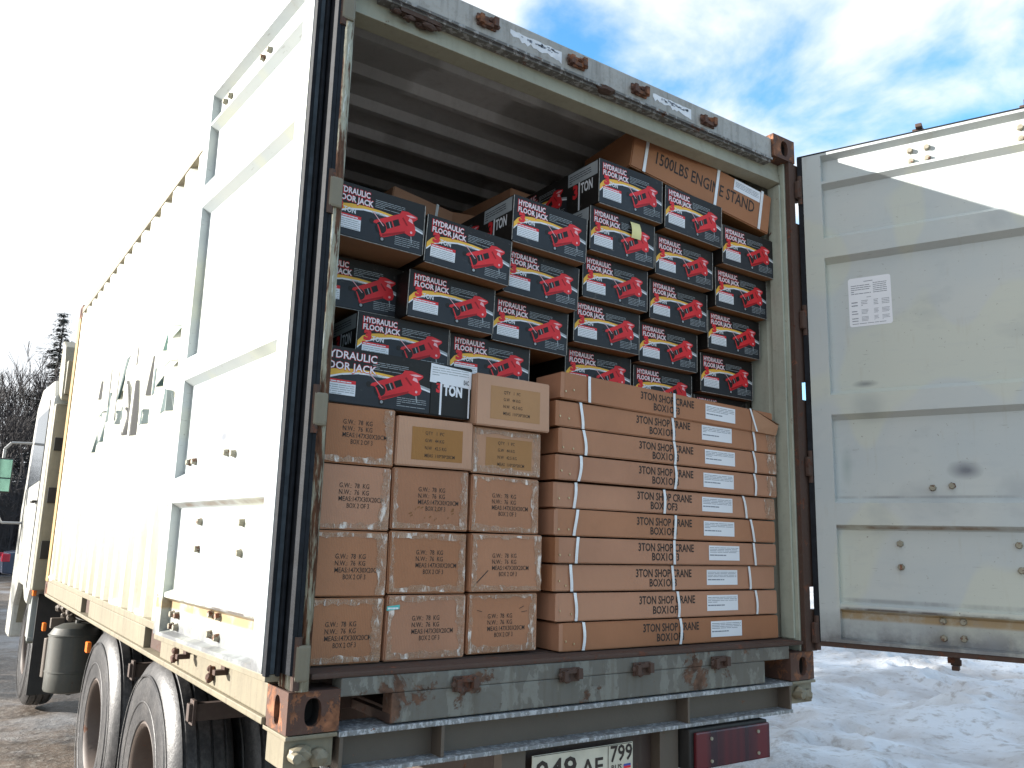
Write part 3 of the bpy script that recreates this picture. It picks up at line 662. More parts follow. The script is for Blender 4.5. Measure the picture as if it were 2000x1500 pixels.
# --- artwork of the floor jack cartons (face .37 x .19)
PM = [M['pr_slate'], M['pr_black'], M['pr_red'], M['pr_dred'], M['pr_yellow'], M['pr_white'], M['pr_pink'], M['pr_grey'], M['pr_grey']]
def jack_art(pr, u0, v0, w, h, seed=0, title=True, heads=True):
    X = lambda u: u0 + u * w; Y = lambda v: v0 + v * h
    def poly(pts, mi, lay): pr.poly([(X(a), Y(b)) for a, b in pts], mi, lay)
    # swoosh
    top = [(0, .40), (.05, .52), (.12, .585), (.22, .625), (.36, .645), (.52, .645), (.68, .62), (.84, .565), (1, .48)]
    th = [.12, .14, .12, .09, .055, .045, .04, .04, .045]
    for i in range(8):
        a, b = top[i], top[i + 1]; poly([(a[0], a[1] - th[i]), (b[0], b[1] - th[i + 1]), b, a], 4 if i < 6 else 8, 1)
        poly([(a[0], a[1] - th[i] - .035), (b[0], b[1] - th[i + 1] - .03), (b[0], b[1] - th[i + 1]), (a[0], a[1] - th[i])], 5, 1)
    poly([(0, .0), (1, .0), (1, .435)] + [(t[0], t[1] - k - .036) for t, k in zip(top[::-1], th[::-1])], 0, 0)
    if title:
        for body, v, ww in (('HYDRAULIC', .815, .36), ('FLOOR JACK', .665, .40)):
            pr.text(body, X(.042), Y(v - .008), .128 * h, 2, 2, (ww + .014) * w, .05); pr.text(body, X(.05), Y(v), .112 * h, 6, 3, ww * w, .03); pr.text(body, X(.051), Y(v + .004), .104 * h, 5, 4, (ww - .002) * w, .018)
    pr.lines(X(.47), X(.79), Y(.69), Y(.86), 5, 8, 2, .3, seed + 1)
    if heads:
        pr.text('3', X(.06), Y(.455), .185 * h, 2, 6, .085 * w, .07); pr.text('TON', X(.15), Y(.445), .10 * h, 5, 4, .125 * w, .02)
    # spec panel
    pr.rect(X(.05), X(.335), Y(.13), Y(.345), 5, 3); pr.rect(X(.05), X(.335), Y(.345), Y(.41), 2, 3)
    pr.lines(X(.06), X(.325), Y(.14), Y(.335), 5, 8, 4, .35, seed + 2); pr.lines(X(.06), X(.3), Y(.36), Y(.395), 1, 5, 4, .6, seed + 3)
    pr.lines(X(.44), X(.58), Y(.55), Y(.60), 2, 8, 2, .35, seed + 4); pr.lines(X(.70), X(.97), Y(.07), Y(.26), 5, 8, 2, .3, seed + 5)
    # the jack
    def disc(cu, cv, r, mi, lay, n=14): pr.poly([(X(cu) + r * h * math.cos(2 * math.pi * k / n), Y(cv) + r * h * math.sin(2 * math.pi * k / n)) for k in range(n)], mi, lay)
    disc(.445, .40, .055, 1, 3); disc(.565, .10, .06, 1, 3); disc(.565, .10, .03, 8, 4)
    poly([(.46, .38), (.50, .37), (.545, .13), (.585, .145), (.80, .335), (.86, .30), (.905, .335), (.92, .42), (.905, .52), (.885, .60), (.93, .68), (.925, .72), (.82, .775), (.755, .765), (.735, .69), (.47, .425)], 2, 5)
    poly([(.545, .13), (.80, .335), (.80, .375), (.535, .175)], 3, 6); poly([(.83, .60), (.885, .56), (.87, .64), (.84, .66)], 6, 6); poly([(.80, .70), (.86, .67), (.92, .70), (.86, .72)], 6, 6)
    disc(.545, .315, .115, 1, 6); poly([(.585, .435), (.648, .50), (.672, .385), (.612, .32)], 1, 6); poly([(.660, .515), (.722, .58), (.745, .465), (.686, .40)], 1, 6)
    poly([(.618, .465), (.628, .475), (.652, .365), (.642, .355)], 8, 7); poly([(.50, .37), (.515, .36), (.565, .16), (.55, .145)], 2, 7); poly([(.76, .62), (.775, .64), (.83, .50), (.815, .49)], 3, 7)
    poly([(.45, .575), (.458, .58), (.575, .36), (.567, .355)], 6, 7); disc(.87, .38, .025, 6, 7); disc(.80, .25, .02, 1, 4)
    poly([(.865, .30), (.878, .30), (.885, .17), (.877, .17)], 8, 4)
JW, JD, JH = .37, .62, .19
pr = Print(); pr.rect(.004, JW - .004, .004, JH - .004, 1, -1); jack_art(pr, .004, .004, JW - .008, JH - .008)
FRONT = pr.mesh('printed_front', PM)
# long side: artwork on the rear part, end panel with label towards the front (seen from the left: rear is on the left)
SIDE_W = JD
pr = Print(); pr.rect(.004, SIDE_W - .004, .004, JH - .004, 1, -1)
jack_art(pr, .0, .004, .40, JH - .008, 7, True, False)
pr.rect(.405, SIDE_W - .006, .004, JH - .006, 1, 2); pr.rect(.41, SIDE_W - .008, .125, JH - .008, 8, 8)
pr.lines(.42, SIDE_W - .05, .135, JH - .016, 4, 0, 9, .35, 8); pr.text('3', .445, .065, .055, 2, 8, .035, .05); pr.text('TON', .50, .075, .042, 5, 8, .08, .03); pr.rect(.484, .494, .004, .125, 5, 8)
SIDE = pr.mesh('printed_side', PM)
pr = Print()                                          # turned carton showing its whole long side (.60 wide)
pr.rect(.004, .596, .004, JH - .004, 1, -1); jack_art(pr, .004, .004, .425, JH - .008, 3, False, False)
pr.text('HYDRAULIC', .02, .150, .027, 2, 2, .20, .035); pr.text('HYDRAULIC', .021, .151, .025, 5, 3, .197, .012)
pr.text('FLOOR JACK', .005, .112, .027, 2, 6, .215, .035); pr.text('FLOOR JACK', .006, .113, .025, 5, 7, .212, .012)
pr.rect(.432, .594, .004, JH - .006, 1, 8)
pr.poly([(.425, .118), (.597, .112), (.597, .176), (.428, .186)], 5, 9); pr.lines(.434, .585, .145, .180, 4, 8, 10, .3, 4); pr.text('EAC', .565, .125, .016, 1, 10, .022, .03)
pr.text('3', .452, .086, .034, 2, 9, .024, .06); pr.text('TON', .482, .078, .036, 5, 9, .078, .05); pr.rect(.468, .476, .004, .12, 5, 11); pr.rect(.586, .592, .004, .12, 5, 11)
LONGSIDE = pr.mesh('printed_side', PM)
mb = MB()
for a in (0, JW):
    mb.box(a - .0012, a + .0012, -.0012, .0012, .004, JH - .004)
mb.box(.004, JW - .004, -.0012, .0012, -.0008, .0012)
EDGE = mb.mesh('worn_edge', [M['edge_wear']])
EDGE_L = [M['pr_black'], M['card_dark']]
_jb = None
def jack_carton(loc, h, label, rot=(0, 0, 0), side=False, size=None, front=FRONT, seed=0):
    global _jb
    r = empty('floor_jack_carton', loc, rot); tag(r, label, 'carton', 'black floor jack cartons'); k = h / JH
    if size is None:
        if _jb is None:
            t = carton_root('tmp', (0, 0, 0), (0, 0, 0), (JW, JD, JH), 'x', 'x', None, EDGE_L, .003); _jb = t.children[0].data; _jb.name = 'carton_body'
            bpy.data.objects.remove(t.children[0]); bpy.data.objects.remove(t)
        b = link('carton_body', _jb, r); b.scale = (1, 1, k)
        f = link('printed_front', front, r); f.scale = (1, 1, k)
        e = link('worn_edge', EDGE, r); e.scale = (1, 1, k)
        if side:
            s_ = link('printed_side', SIDE, r, (0, JD, 0), (0, 0, -math.pi / 2)); s_.scale = (1, 1, k)
    return r
J = [  # x, y, z, h, rot(z, y) degrees, side print, label
 (.047, .105, 1.572, .195, (0, 1.2), 0, 'black floor jack carton, top left of the load beside the rusty post'),
 (.422, .100, 1.545, .185, (0, 3.0), 0, 'black floor jack carton tilted down to the right, second from the left'),
 (.052, .260, 1.365, .187, (0, 0), 0, 'black floor jack carton half hidden by the left post, under the top left one'),
 (.395, .160, 1.352, .178, (0, 1.5), 0, 'black floor jack carton directly under the tilted second one from the left'),
 (.225, .200, 1.168, .180, (0, .8), 1, 'black floor jack carton resting on the turned long-side carton at lower left'),
 (.615, .225, 1.158, .182, (0, .6), 0, 'black floor jack carton just above the small kraft carton with a QTY print'),
 (.800, .100, 1.712, .195, (0, 2.0), 1, 'black floor jack carton, top of the third column, left side label showing'),
 (.800, .150, 1.522, .184, (0, 2.0), 0, 'black floor jack carton, middle of the third column from the left'),
 (.790, .205, 1.336, .182, (0, 1.8), 0, 'black floor jack carton, lowest of the third column from the left'),
 (1.238, .100, 1.985, .205, (0, .8), 1, 'topmost black floor jack carton, below the left end of the engine stand carton'),
 (1.212, .125, 1.778, .200, (0, 1.0), 1, 'black floor jack carton with a yellow paper scrap at its upper edge'),
 (1.208, .165, 1.583, .190, (0, .6), 0, 'black floor jack carton, third from the top in the fourth column'),
 (1.192, .200, 1.393, .185, (0, .6), 0, 'black floor jack carton, fourth from the top in the fourth column'),
 (1.205, .270, 1.203, .185, (0, .4), 0, 'black floor jack carton partly hidden behind the top shop crane carton, left of two'),
 (1.625, .100, 1.968, .208, (0, 2.2), 0, 'black floor jack carton under the middle of the engine stand carton'),
 (1.605, .140, 1.760, .190, (0, 1.2), 0, 'black floor jack carton, second from the top in the fifth column'),
 (1.612, .185, 1.564, .187, (0, .8), 0, 'black floor jack carton, third from the top in the fifth column'),
 (1.590, .230, 1.372, .185, (0, .6), 0, 'black floor jack carton, fourth from the top in the fifth column'),
 (1.595, .272, 1.180, .185, (0, .4), 0, 'black floor jack carton partly hidden behind the top shop crane carton, middle one'),
 (2.004, .100, 1.884, .196, (0, 0.5), 0, 'black floor jack carton, top of the rightmost column under the engine stand carton'),
 (2.000, .145, 1.684, .195, (0, .4), 0, 'black floor jack carton, second from the top in the rightmost column'),
 (1.996, .192, 1.486, .190, (0, .3), 0, 'black floor jack carton, third from the top in the rightmost column'),
 (1.996, .242, 1.288, .190, (0, .3), 0, 'black floor jack carton, fourth from the top in the rightmost column'),
 (1.996, .285, 1.092, .190, (0, 0), 0, 'black floor jack carton mostly hidden behind the crushed right end of the top crane carton'),
]
for i, (x, y, z, h, (rz, ry), sd, lab) in enumerate(J):
    jack_carton((x, y, z), h, lab, (0, R(ry), R(rz)), bool(sd))
# turned carton at lower left
r = carton_root('floor_jack_carton', (.05, .115, 1.0), (0, R(.5), 0), (.60, .37, JH), 'black floor jack carton turned to show its long side, white label at its right end', 'carton', 'black floor jack cartons', EDGE_L, .003)
link('printed_side', LONGSIDE, r)

# --- kraft cartons, 30 x 20 cm ends
def lines_print(rows, u, v, h, gap, mats, w=None, seed=0):
    pr = Print(.0008); rr = random.Random(seed)
    for i, (body, du, ww) in enumerate(rows):
        pr.text(body, u + du, v - i * gap, h, 0, 0, ww, .006)
    return pr
TAPE_SEED = 0
def tape_strip(r, pts4):
    """strip with a slightly ragged outline, 4 corner points on the front face"""
    mb = MB(); rr = random.Random(hash(str(pts4)) & 0xffff); a, b, c, d = [Vector((p[0], 0, p[1])) for p in pts4]; n = 14; A = []; B = []
    for i in range(n + 1):
        t = i / n; A.append(a.lerp(b, t) + Vector((0, -.0012 - .002 * rr.random(), 0)) + (d - a).normalized() * rr.uniform(0, .004)); B.append(d.lerp(c, t) + Vector((0, -.0014 - .002 * rr.random(), 0)) - (d - a).normalized() * rr.uniform(0, .012))
    mb.add(A + B, [(i, i + 1, n + 2 + i, n + 1 + i) for i in range(n)])
    return mb.build('tape', M['tape'], r, fix=False)
GW = [('G.W.:  78  KG', 0, .105), ('N.W.:  76  KG', 0, .105), ('MEAS:147X30X20CM', 0, .160), ('BOX 2 OF 3', .030, .078)]
QT = [('QTY   1  PC', 0, .075), ('G.W   44 KG', 0, .075), ('N.W   42.5 KG', 0, .085), ('MEAS  110*30*20CM', 0, .12)]
def kraft(loc, size, label, kind, tu=.10, tv=.125, taped=(1, 1, 1, 1), seed=0, mat='card', rot=(0, 0, 0), tilt=0):
    w, d, h = size
    r = carton_root('kraft_carton', loc, rot, size, label, 'carton', 'taped kraft cartons', [M[mat], M['card_dark']], .004, seed=seed)
    if kind == 'gw':
        pr = lines_print(GW, tu, tv, .0155, .0215, None)
        link('shipping_mark', pr.mesh('shipping_mark', [M['ink']]), r)
    else:
        pr = Print(.0006); pr.rect(w * .19, w * .86, h * .14, h * .80, 0); p_ = link('print_patch', pr.mesh('print_patch', [M['card_patch']]), r)
        pr = lines_print(QT, w * .36, h * .66, .0115, .026, None); link('shipping_mark', pr.mesh('shipping_mark', [M['ink']]), r, (0, -.0004, 0))
    rr = random.Random(seed + 50)
    tl, tr, tb, tt = taped
    if tr: tape_strip(r, [(w - .004, .004), (w - .004, h - .004), (w - rr.uniform(.034, .052), h - .004), (w - rr.uniform(.03, .05), .004)])
    if tl: tape_strip(r, [(.004, .004), (.004, h - .004), (rr.uniform(.02, .034), h - .004), (rr.uniform(.02, .034), .004)])
    if tb: tape_strip(r, [(.006, .003), (w - .006, .003), (w - .006, rr.uniform(.022, .036)), (.006, rr.uniform(.018, .04))])
    if tt: tape_strip(r, [(.006, h - .003), (w - .006, h - .003), (w - .006, h - rr.uniform(.018, .03)), (.006, h - rr.uniform(.018, .034))])
    return r
KR = [ # col x, width; rows z
 ((.058, .11, .172), (.284, 1.45, .204), 'kraft carton at the bottom of the left stack', 'gw', .085, .115, (0, 1, 1, 1), 'card'),
 ((.351, .105, .174), (.305, 1.45, .208), 'kraft carton with a turquoise sticker at its corner, bottom row middle', 'gw', .095, .125, (1, 1, 1, 1), 'card2'),
 ((.667, .112, .176), (.300, 1.45, .206), 'kraft carton heavily taped all round, bottom row next to the crane cartons', 'gw', .085, .12, (1, 1, 1, 1), 'card2'),
 ((.060, .105, .380), (.284, 1.45, .205), 'kraft carton second from the bottom in the left stack', 'gw', .10, .118, (0, 1, 0, 1), 'card'),
 ((.352, .110, .387), (.300, 1.45, .204), 'kraft carton second from the bottom in the middle stack', 'gw', .10, .128, (1, 1, 1, 1), 'card'),
 ((.665, .098, .387), (.312, 1.45, .204), 'kraft carton with a slanting crease across its lower left corner', 'gw', .09, .12, (1, 1, 1, 1), 'card'),
 ((.058, .105, .589), (.286, 1.45, .208), 'kraft carton second from the top in the left stack', 'gw', .10, .135, (0, 1, 1, 0), 'card'),
 ((.350, .108, .596), (.302, 1.45, .208), 'kraft carton with dark scuffs under its print, middle stack', 'gw', .10, .13, (1, 1, 1, 0), 'card2'),
 ((.662, .108, .597), (.302, 1.45, .203), 'kraft carton under the shiny taped QTY carton, right of the three stacks', 'gw', .09, .125, (1, 1, 1, 1), 'card'),
 ((.058, .105, .801), (.288, 1.45, .193), 'kraft carton on top of the left stack, weight print on its end', 'gw', .10, .13, (0, 1, 1, 0), 'card'),
 ((.352, .098, .809), (.302, 1.10, .172), 'plain kraft carton with a tan QTY patch, top of the middle stack', 'qt', 0, 0, (0, 0, 0, 0), 'card3'),
 ((.660, .110, .806), (.308, 1.10, .168), 'kraft carton with shiny tape over its QTY patch, below the topmost small one', 'qt', 0, 0, (1, 1, 1, 1), 'card3'),
 ((.650, .080, .979), (.335, 1.10, .186), 'kraft carton jutting out on top of the right stack, with a QTY patch', 'qt', 0, 0, (0, 0, 0, 0), 'card3'),
]
for i, (loc, size, lab, kind, tu, tv, tp, mt) in enumerate(KR):
    r = kraft(loc, size, lab, kind, tu, tv, tp, i + 3, mt, (0, R(random.uniform(-.3, .3)), R(random.uniform(-.4, .4))))
    if i == 1:
        pr = Print(.003); pr.poly([(-.002, .158), (.045, .163), (.046, .177), (-.001, .172)], 0); pr.lines(.002, .043, .163, .172, 1, 1, 1, .6, 2); link('sticker', pr.mesh('sticker', [M['turquoise'], M['white']]), r)
    if i == 5:
        pr = Print(.0008); pr.poly([(.01, .02), (.013, .018), (.075, .075), (.072, .077)], 0); link('crease', pr.mesh('crease', [M['ink']]), r)
    if i == 2:
        pr = Print(.0012); pr.poly([(.04, .148), (.06, .143), (.06, .145), (.041, .150)], 0); pr.poly([(.22, .15), (.24, .158), (.241, .161), (.22, .152)], 0); pr.poly([(.23, .138), (.255, .141), (.255, .143), (.23, .14)], 0); link('scratch', pr.mesh('scratch', [M['ink']]), r)
    if i == 7:
        rr = random.Random(5); pr = Print(.0008)
        for k in range(16):
            u = rr.uniform(.06, .24); v = rr.uniform(.03, .075); a = rr.uniform(.004, .014); pr.poly([(u, v), (u + a, v + .004), (u + a * .9, v + .008), (u + .002, v + .005)], 0)
        link('scuff', pr.mesh('scuff', [M['card_dark']]), r)

# --- long flat shop crane cartons
def crane(i, x, z, w, h, yf, straps, tu, lu, ry, label, crushed=False, taped=False):
    x += .045; w -= .045
    r = carton_root('shop_crane_carton', (x, yf, z), (0, R(ry), 0), (w, .165, h), label, 'carton', 'shop crane cartons', [M['card'] if i % 3 else M['card2'], M['card_dark']], .004, seed=i + 90)
    pr = Print(.0008); tu += .02; pr.text('3TON SHOP CRANE', tu, h * .54, .031, 0, 0, .318, .022); pr.text('BOX1OF3', tu + .075, h * .16, .030, 0, 0, .155, .022)
    link('stencil_print', pr.mesh('stencil_print', [M['ink']]), r)
    lu += .07; pr = Print(.0014); pr.rect(lu, lu + .195, h * .2, h * .84, 0); pr.lines(lu + .006, lu + .188, h * .54, h * .80, 4, 1, 1, .35, i); pr.lines(lu + .006, lu + .11, h * .40, h * .52, 1, 1, 1, .4, i + 3)
    link('address_label', pr.mesh('address_label', [M['white'], M['ink_grey']]), r)
    for k, (u, lean) in enumerate(straps):
        u += (.0, .06, .075)[k]
        mb = MB(); n = 6; vs = []
        for q in range(n + 1):
            t = q / n; uu = u + lean * (t - .5) + .004 * math.sin(t * 3.1 + i); bow = .004 + .004 * math.sin(math.pi * t)
            for du in (-.0068, .0068):
                vs += [(uu + du, -bow, t * (h + .001))]
        mb.add(vs, [(2 * q, 2 * q + 1, 2 * q + 3, 2 * q + 2) for q in range(n)])
        t0 = vs[-2]; mb.add([(t0[0], t0[1], h + .001), (t0[0] + .0136, t0[1], h + .001), (t0[0] + .0136, .165, h + .001), (t0[0], .165, h + .001)], [(0, 1, 2, 3)])
        mb.build('strap', M['strap'], r, fix=False)
    rr = random.Random(i)
    for k in range(2):
        mb = MB(); u = .022 + .045 * k + rr.uniform(-.008, .008); v = h * rr.uniform(.2, .4); mb.cyl((u, -.001, v), (u, -.003, v), .004, 8); mb.cyl((u, -.003, v), (u, -.0045, v), .0025, 6)
        mb.build('staple', M['staple'], r)
    mb = MB(); mb.box(-.006, .012, -.003, .16, .002, h - .003); mb.build('end_flap', M['card2'], r, bevel=.001)
    if taped: tape_strip(r, [(w - .005, .004), (w - .005, h - .004), (w - .085, h - .004), (w - .07, .004)])
    return r
ordn = ['bottom', 'second from the bottom', 'third from the bottom', 'fourth from the bottom', 'fifth from the bottom', 'fifth from the top', 'fourth from the top', 'third from the top', 'second from the top']
zs = [.172, .279, .387, .4915, .595, .699, .803, .907, 1.011, 1.120]
CR = [(1.010, 1.300, (.11, 0), (.565, .0), (1.03, 0)), (.995, 1.318, (.09, 0), (.575, 0), (1.05, 0)), (.982, 1.325, (.085, 0), (.565, 0), (1.03, 0)), (.985, 1.325, (.10, .01), (.56, 0), (1.05, -.01)),
      (.982, 1.335, (.10, .012), (.575, 0), (1.05, -.03)), (.980, 1.345, (.10, 0), (.52, -.01), (1.01, -.03)), (.978, 1.352, (.115, .008), (.575, 0), (1.07, -.01)), (.996, 1.345, (.125, -.008), (.56, 0), (1.06, -.01)),
      (.985, 1.365, (.125, -.006), (.57, 0), (1.08, -.008)), (1.000, 1.315, (.14, 0), (.555, 0), (1.0, -.05))]
for i in range(10):
    x, w, s1, s2, s3 = CR[i]; h = (zs[i + 1] - zs[i] - .006) if i < 9 else .104
    st_ = [s1, s2, s3] if i else [s1, s2]
    tu = .40 if i not in (5, 6) else .41; lu = .74 + (.02 if i in (2, 3) else 0)
    lab = (f'flat kraft shop crane carton, {ordn[i]} of the pile' if i < 9 else 'topmost flat kraft shop crane carton, its right end crushed')
    if i < 9: crane(i, x, zs[i], w, h, .085 + .006 * ((i * 7) % 3), st_, tu, lu, 0, lab, taped=i in (5, 6, 7, 8))
top = crane(9, 1.0, 1.122, 1.315, .104, .088, [(.14, 0), (.555, 0)], .40, .74, 1.2, 'topmost flat kraft shop crane carton, its right end crushed')
mb = MB()
mb.add([(1.125, -.004, .105), (1.305, -.016, .050), (1.31, .14, .085), (1.135, .16, .106)], [(0, 1, 2, 3)]); mb.add([(1.115, -.003, .0), (1.29, -.003, .0), (1.30, -.010, .046), (1.125, -.0045, .104)], [(0, 1, 2, 3)])
mb.build('crushed_flap', M['card3'], top, fix=False)
mb = MB(); mb.add([(1.10, -.005, .105), (1.112, -.005, .105), (1.155, -.007, .002), (1.143, -.007, .002)], [(0, 1, 2, 3)]); mb.build('strap', M['strap'], top, fix=False)

# --- tilted engine stand carton
bl = Vector((1.483, .172, 2.252)); ux = Vector((.855, -.082, -.150)).normalized(); uy = Vector((-ux.y, ux.x, 0)); uy = Vector((.09, 1, 0)).normalized(); uz = ux.cross(uy).normalized(); uy = uz.cross(ux)
mat4 = Matrix((ux, uy, uz)).transposed()
es = carton_root('engine_stand_carton', bl, mat4.to_euler(), (.865, .42, .205), 'long kraft engine stand carton lying tilted on top of the black cartons', 'carton', None, [M['card'], M['card_dark']], .005, seed=7)
pr = Print(.0009); pr.text('1500LBS ENGINE STAND', .135, .07, .060, 0, 0, .62, .012); link('stencil_print', pr.mesh('stencil_print', [M['ink']]), es)
pr = Print(.0016); pr.rect(.610, .785, .14, .198, 0); pr.lines(.62, .775, .16, .19, 4, 1, 1, .35, 2); link('address_label', pr.mesh('address_label', [M['white'], M['ink_grey']]), es)
for u in (.075, .505, .795):
    mb = MB(); mb.box(u - .008, u + .008, -.0042, -.0026, -.001, .206); mb.box(u - .008, u + .008, -.0042, .42, .206, .2075); mb.build('strap', M['strap'], es)
# --- cartons glimpsed further in
for loc, size, rot, lab, st_ in (((.60, .86, 1.74), (.33, .7, .43), (0, R(7), R(3)), 'kraft carton with one white strap leaning in the dark behind the left cartons', (.24,)),
                            ((.06, .85, 1.70), (.33, .7, .40), (0, 0, R(-1)), 'kraft carton in the dark behind the top left black carton', ()),
                            ((1.62, .72, 2.08), (.62, .7, .36), (0, R(4), R(2)), 'kraft carton in the dark behind the engine stand carton', ()),
                            ((1.02, .95, 1.80), (.50, .7, .36), (0, R(-3), R(-6)), 'kraft carton lying in the dark behind the third column', ()),
                            ((1.22, .74, 2.0), (.36, .6, .27), (0, 0, R(4)), 'kraft carton close behind the topmost black carton', ())):
    r = carton_root('rear_carton', loc, rot, size, lab, 'carton', 'cartons deep in the container', [M['card2'], M['card_dark']], .004)
    for u in st_:
        mb = MB(); mb.box(u - .007, u + .007, -.004, -.002, -.001, size[2] + .001); mb.box(u - .007, u + .007, -.004, size[1], size[2] + .0005, size[2] + .002); mb.build('strap', M['strap'], r)
# lower tiers of dark cartons that carry the columns are out of sight behind the crane and kraft cartons
pz = tag(empty('paper_scrap', (1.437, .121, 1.955)), 'curled yellow paper scrap hanging on a black carton', 'paper')
mb = MB(); n = 8
vs = [(u, -.012 * math.sin(q / n * 2.6), -.075 * q / n) for q in range(n + 1) for u in (0, .055)]
mb.add(vs, [(2 * q, 2 * q + 1, 2 * q + 3, 2 * q + 2) for q in range(n)]); mb.build('sheet', M['yellow_paper'], pz, fix=False, smooth=True)

# ================================================================== LORRY
lorry = tag(empty('container_lorry', (1.2, 3.5, GZ)), 'pale flatbed lorry carrying the shipping container', 'lorry')
def tpart(mb, name, mat, bevel=.003, **k):
    o = mb.build(name, mat, lorry, bevel=bevel, **k); o.location = (-1.2, -3.5, -GZ); return o
# rear cross beam (I section) with stiffeners
for z0, z1, mt, nm in ((-.020, -.004, 'steel_top', 'beam_flange'), (-.132, -.118, 'steel_top', 'beam_flange')):
    mb = MB(); mb.box(.165, 2.285, .0, .15, z0, z1); tpart(mb, nm, M[mt], .003)
mb = MB(); mb.box(.165, 2.285, .07, .085, -.1178, -.0202); tpart(mb, 'beam_web', M['steel_grey'], 0)
for x in (.17, .52, 1.64, 2.27):
    mb = MB(); mb.box(x, x + .012, .006, .069, -.1176, -.0204); tpart(mb, 'stiffener', M['steel_grey'], .001)
# twist lock brackets under the corner castings
for x, sd in ((0, 3), (Wd - .15, 9)):
    mb = MB(); mb.box(x + .005, x + .155, .02, .17, -.1, -.004); mb.box(x + .0, x + .16, .0, .2, -.016, -.0035)
    lump(mb, (x + .05, .01, -.055), .035, (1, .9, .8), sd); lump(mb, (x + .11, .015, -.07), .03, (1, .9, .9), sd + 1)
    mb.cyl((x + .03, .05, -.06), (x + .03, -.03, -.06), .016, 8)
    tpart(mb, 'twist_lock', M['rail'], .003)
# frame, plate carrier, lamps
for x in (.78, 1.52):
    mb = MB(); mb.box(x, x + .08, .09, 8.2, -.36, -.135); tpart(mb, 'frame_rail', M['chassis_rust'], .004)
for y in (.12, 2.6, 4.4, 5.9):
    mb = MB(); mb.box(.2, 2.24, y + .05, y + .11, -.13, -.02) if y > .2 else mb.box(.79, 1.6, .10, .125, -.5, -.14); tpart(mb, 'cross_member', M['chassis_rust'], .003)
for x in (.78, 1.52):
    mb = MB(); mb.box(x, x + .10, .04, .09, -.5, -.1335); tpart(mb, 'bracket', M['steel_grey'], .003)
mb = MB(); mb.box(.86, 1.52, .092, .099, -.30, -.135); tpart(mb, 'plate_carrier', M['chassis_rust'], .002)
pl = MB(); pl.box(.905, 1.375, .036, .04, -.275, -.162); plate = tpart(pl, 'number_plate', plain('plate_dirty_white', (.50, .47, .38), .5, var=.2), .002)
pr = Print(.0008); H = .113
pr.text('049', .0, .0, .074, 0, 0, .185, .02); pr.text('AE', .205, .0, .056, 0, 0, .105, .02); pr.rect(.332, .335, -.02, .09, 0, 0); pr.text('799', .345, .034, .055, 0, 0, .108, .02); pr.text('RUS', .35, .004, .018, 0, 0, .05, .02)
pr.rect(.41, .445, .004, .012, 1, 0); pr.rect(.41, .445, .012, .020, 2, 0); pr.rect(-.008, .452, .0905, .0925, 0, 0)
o = link('plate_number', pr.mesh('plate_number', [M['ink'], M['pr_red'], plain('flag_blue', (.03, .06, .3), .5)]), plate); o.location = (.918, .0358, -.2565)
mlamp, N_, L_, P_ = newmat('tail_lamp_lens'); pos = N_.new('ShaderNodeNewGeometry').outputs['Position']; sx_ = N_.new('ShaderNodeSeparateXYZ'); L_.new(pos, sx_.inputs[0])
wv = N_ramp(N_, L_, N_noise(N_, L_, pos, 5, 2, .4, (2.2, 0, 0)), .4, .6, (.022, .008, .014, 1), (.10, .010, .014, 1)); L_.new(wv, P_.inputs['Base Color']); P_.inputs['Roughness'].default_value = .18
lamp = empty('tail_lamp', (.0, .0, .0)); lamp.parent = lorry; lamp.location = (-1.2, -3.5, -GZ)
mb = MB(); mb.box(1.635, 2.10, -.005, .06, -.292, -.140); mb.build('lamp_housing', M['chassis'], lamp, bevel=.006)
mb = MB(); mb.box(1.655, 2.096, -.022, -.0055, -.288, -.150); mb.build('lamp_lens', mlamp, lamp, bevel=.006)
for x in (1.74, 2.02):
    for z in (-.178, -.262): mb = MB(); mb.cyl((x, -.022, z), (x, -.027, z), .007, 8); mb.build('screw', M['bolt'], lamp)
# wheels
tprof = [(.03, .245), (.004, .262), (.0, .30), (-.004, .36), (.0, .42), (.012, .47), (.034, .505), (.052, .520), (.058, .512), (.062, .512), (.066, .525), (.105, .529), (.108, .516), (.116, .516), (.119, .530),
         (.160, .530), (.163, .516), (.171, .516), (.174, .529), (.214, .525), (.218, .512), (.222, .512), (.228, .520), (.246, .505), (.268, .47), (.28, .42), (.284, .36), (.28, .30), (.276, .262), (.25, .245)]
mb = MB(); mb.lathe(tprof, 'x', n=72); mb.lathe([(-.0045, .335), (-.0065, .34), (-.0045, .345)], 'x', n=72); mb.lathe([(-.0025, .445), (-.004, .45), (.002, .455)], 'x', n=72)
def tyre_mat():
    m, N, L, P = newmat('tyre_rubber'); pos = N.new('ShaderNodeNewGeometry').outputs['Position']; a = N_noise(N, L, pos, 5, 6, .65); b = N_noise(N, L, pos, 45, 5, .7)
    c = N_ramp(N, L, a, .3, .7, (.016, .017, .02, 1), (.045, .043, .043, 1)); c = N_mix(N, L, N_math(N, L, 'MULTIPLY', N_ramp(N, L, b, .42, .68), N_ramp(N, L, a, .35, .6, (.1,) * 3 + (1,), (.45,) * 3 + (1,))), c, (.15, .145, .14, 1))
    L.new(c, P.inputs['Base Color']); P.inputs['Roughness'].default_value = .42; N_bump(N, L, b, .4, .004, P); return m
M['tyre'] = tyre_mat()
TYRE = mb.mesh('tyre', [M['tyre']]); tilt_smooth(TYRE, 35)
mb = MB(); mb.lathe([(.012, .258), (.006, .25), (.014, .238), (.03, .23), (.075, .222), (.12, .21), (.135, .17), (.130, .11), (.095, .10), (.085, .075), (.085, .0)], 'x', n=48)
for k in range(10):
    t = 2 * math.pi * k / 10; mb.cyl((.128, .14 * math.cos(t), .14 * math.sin(t)), (.10, .14 * math.cos(t), .14 * math.sin(t)), .016, 6)
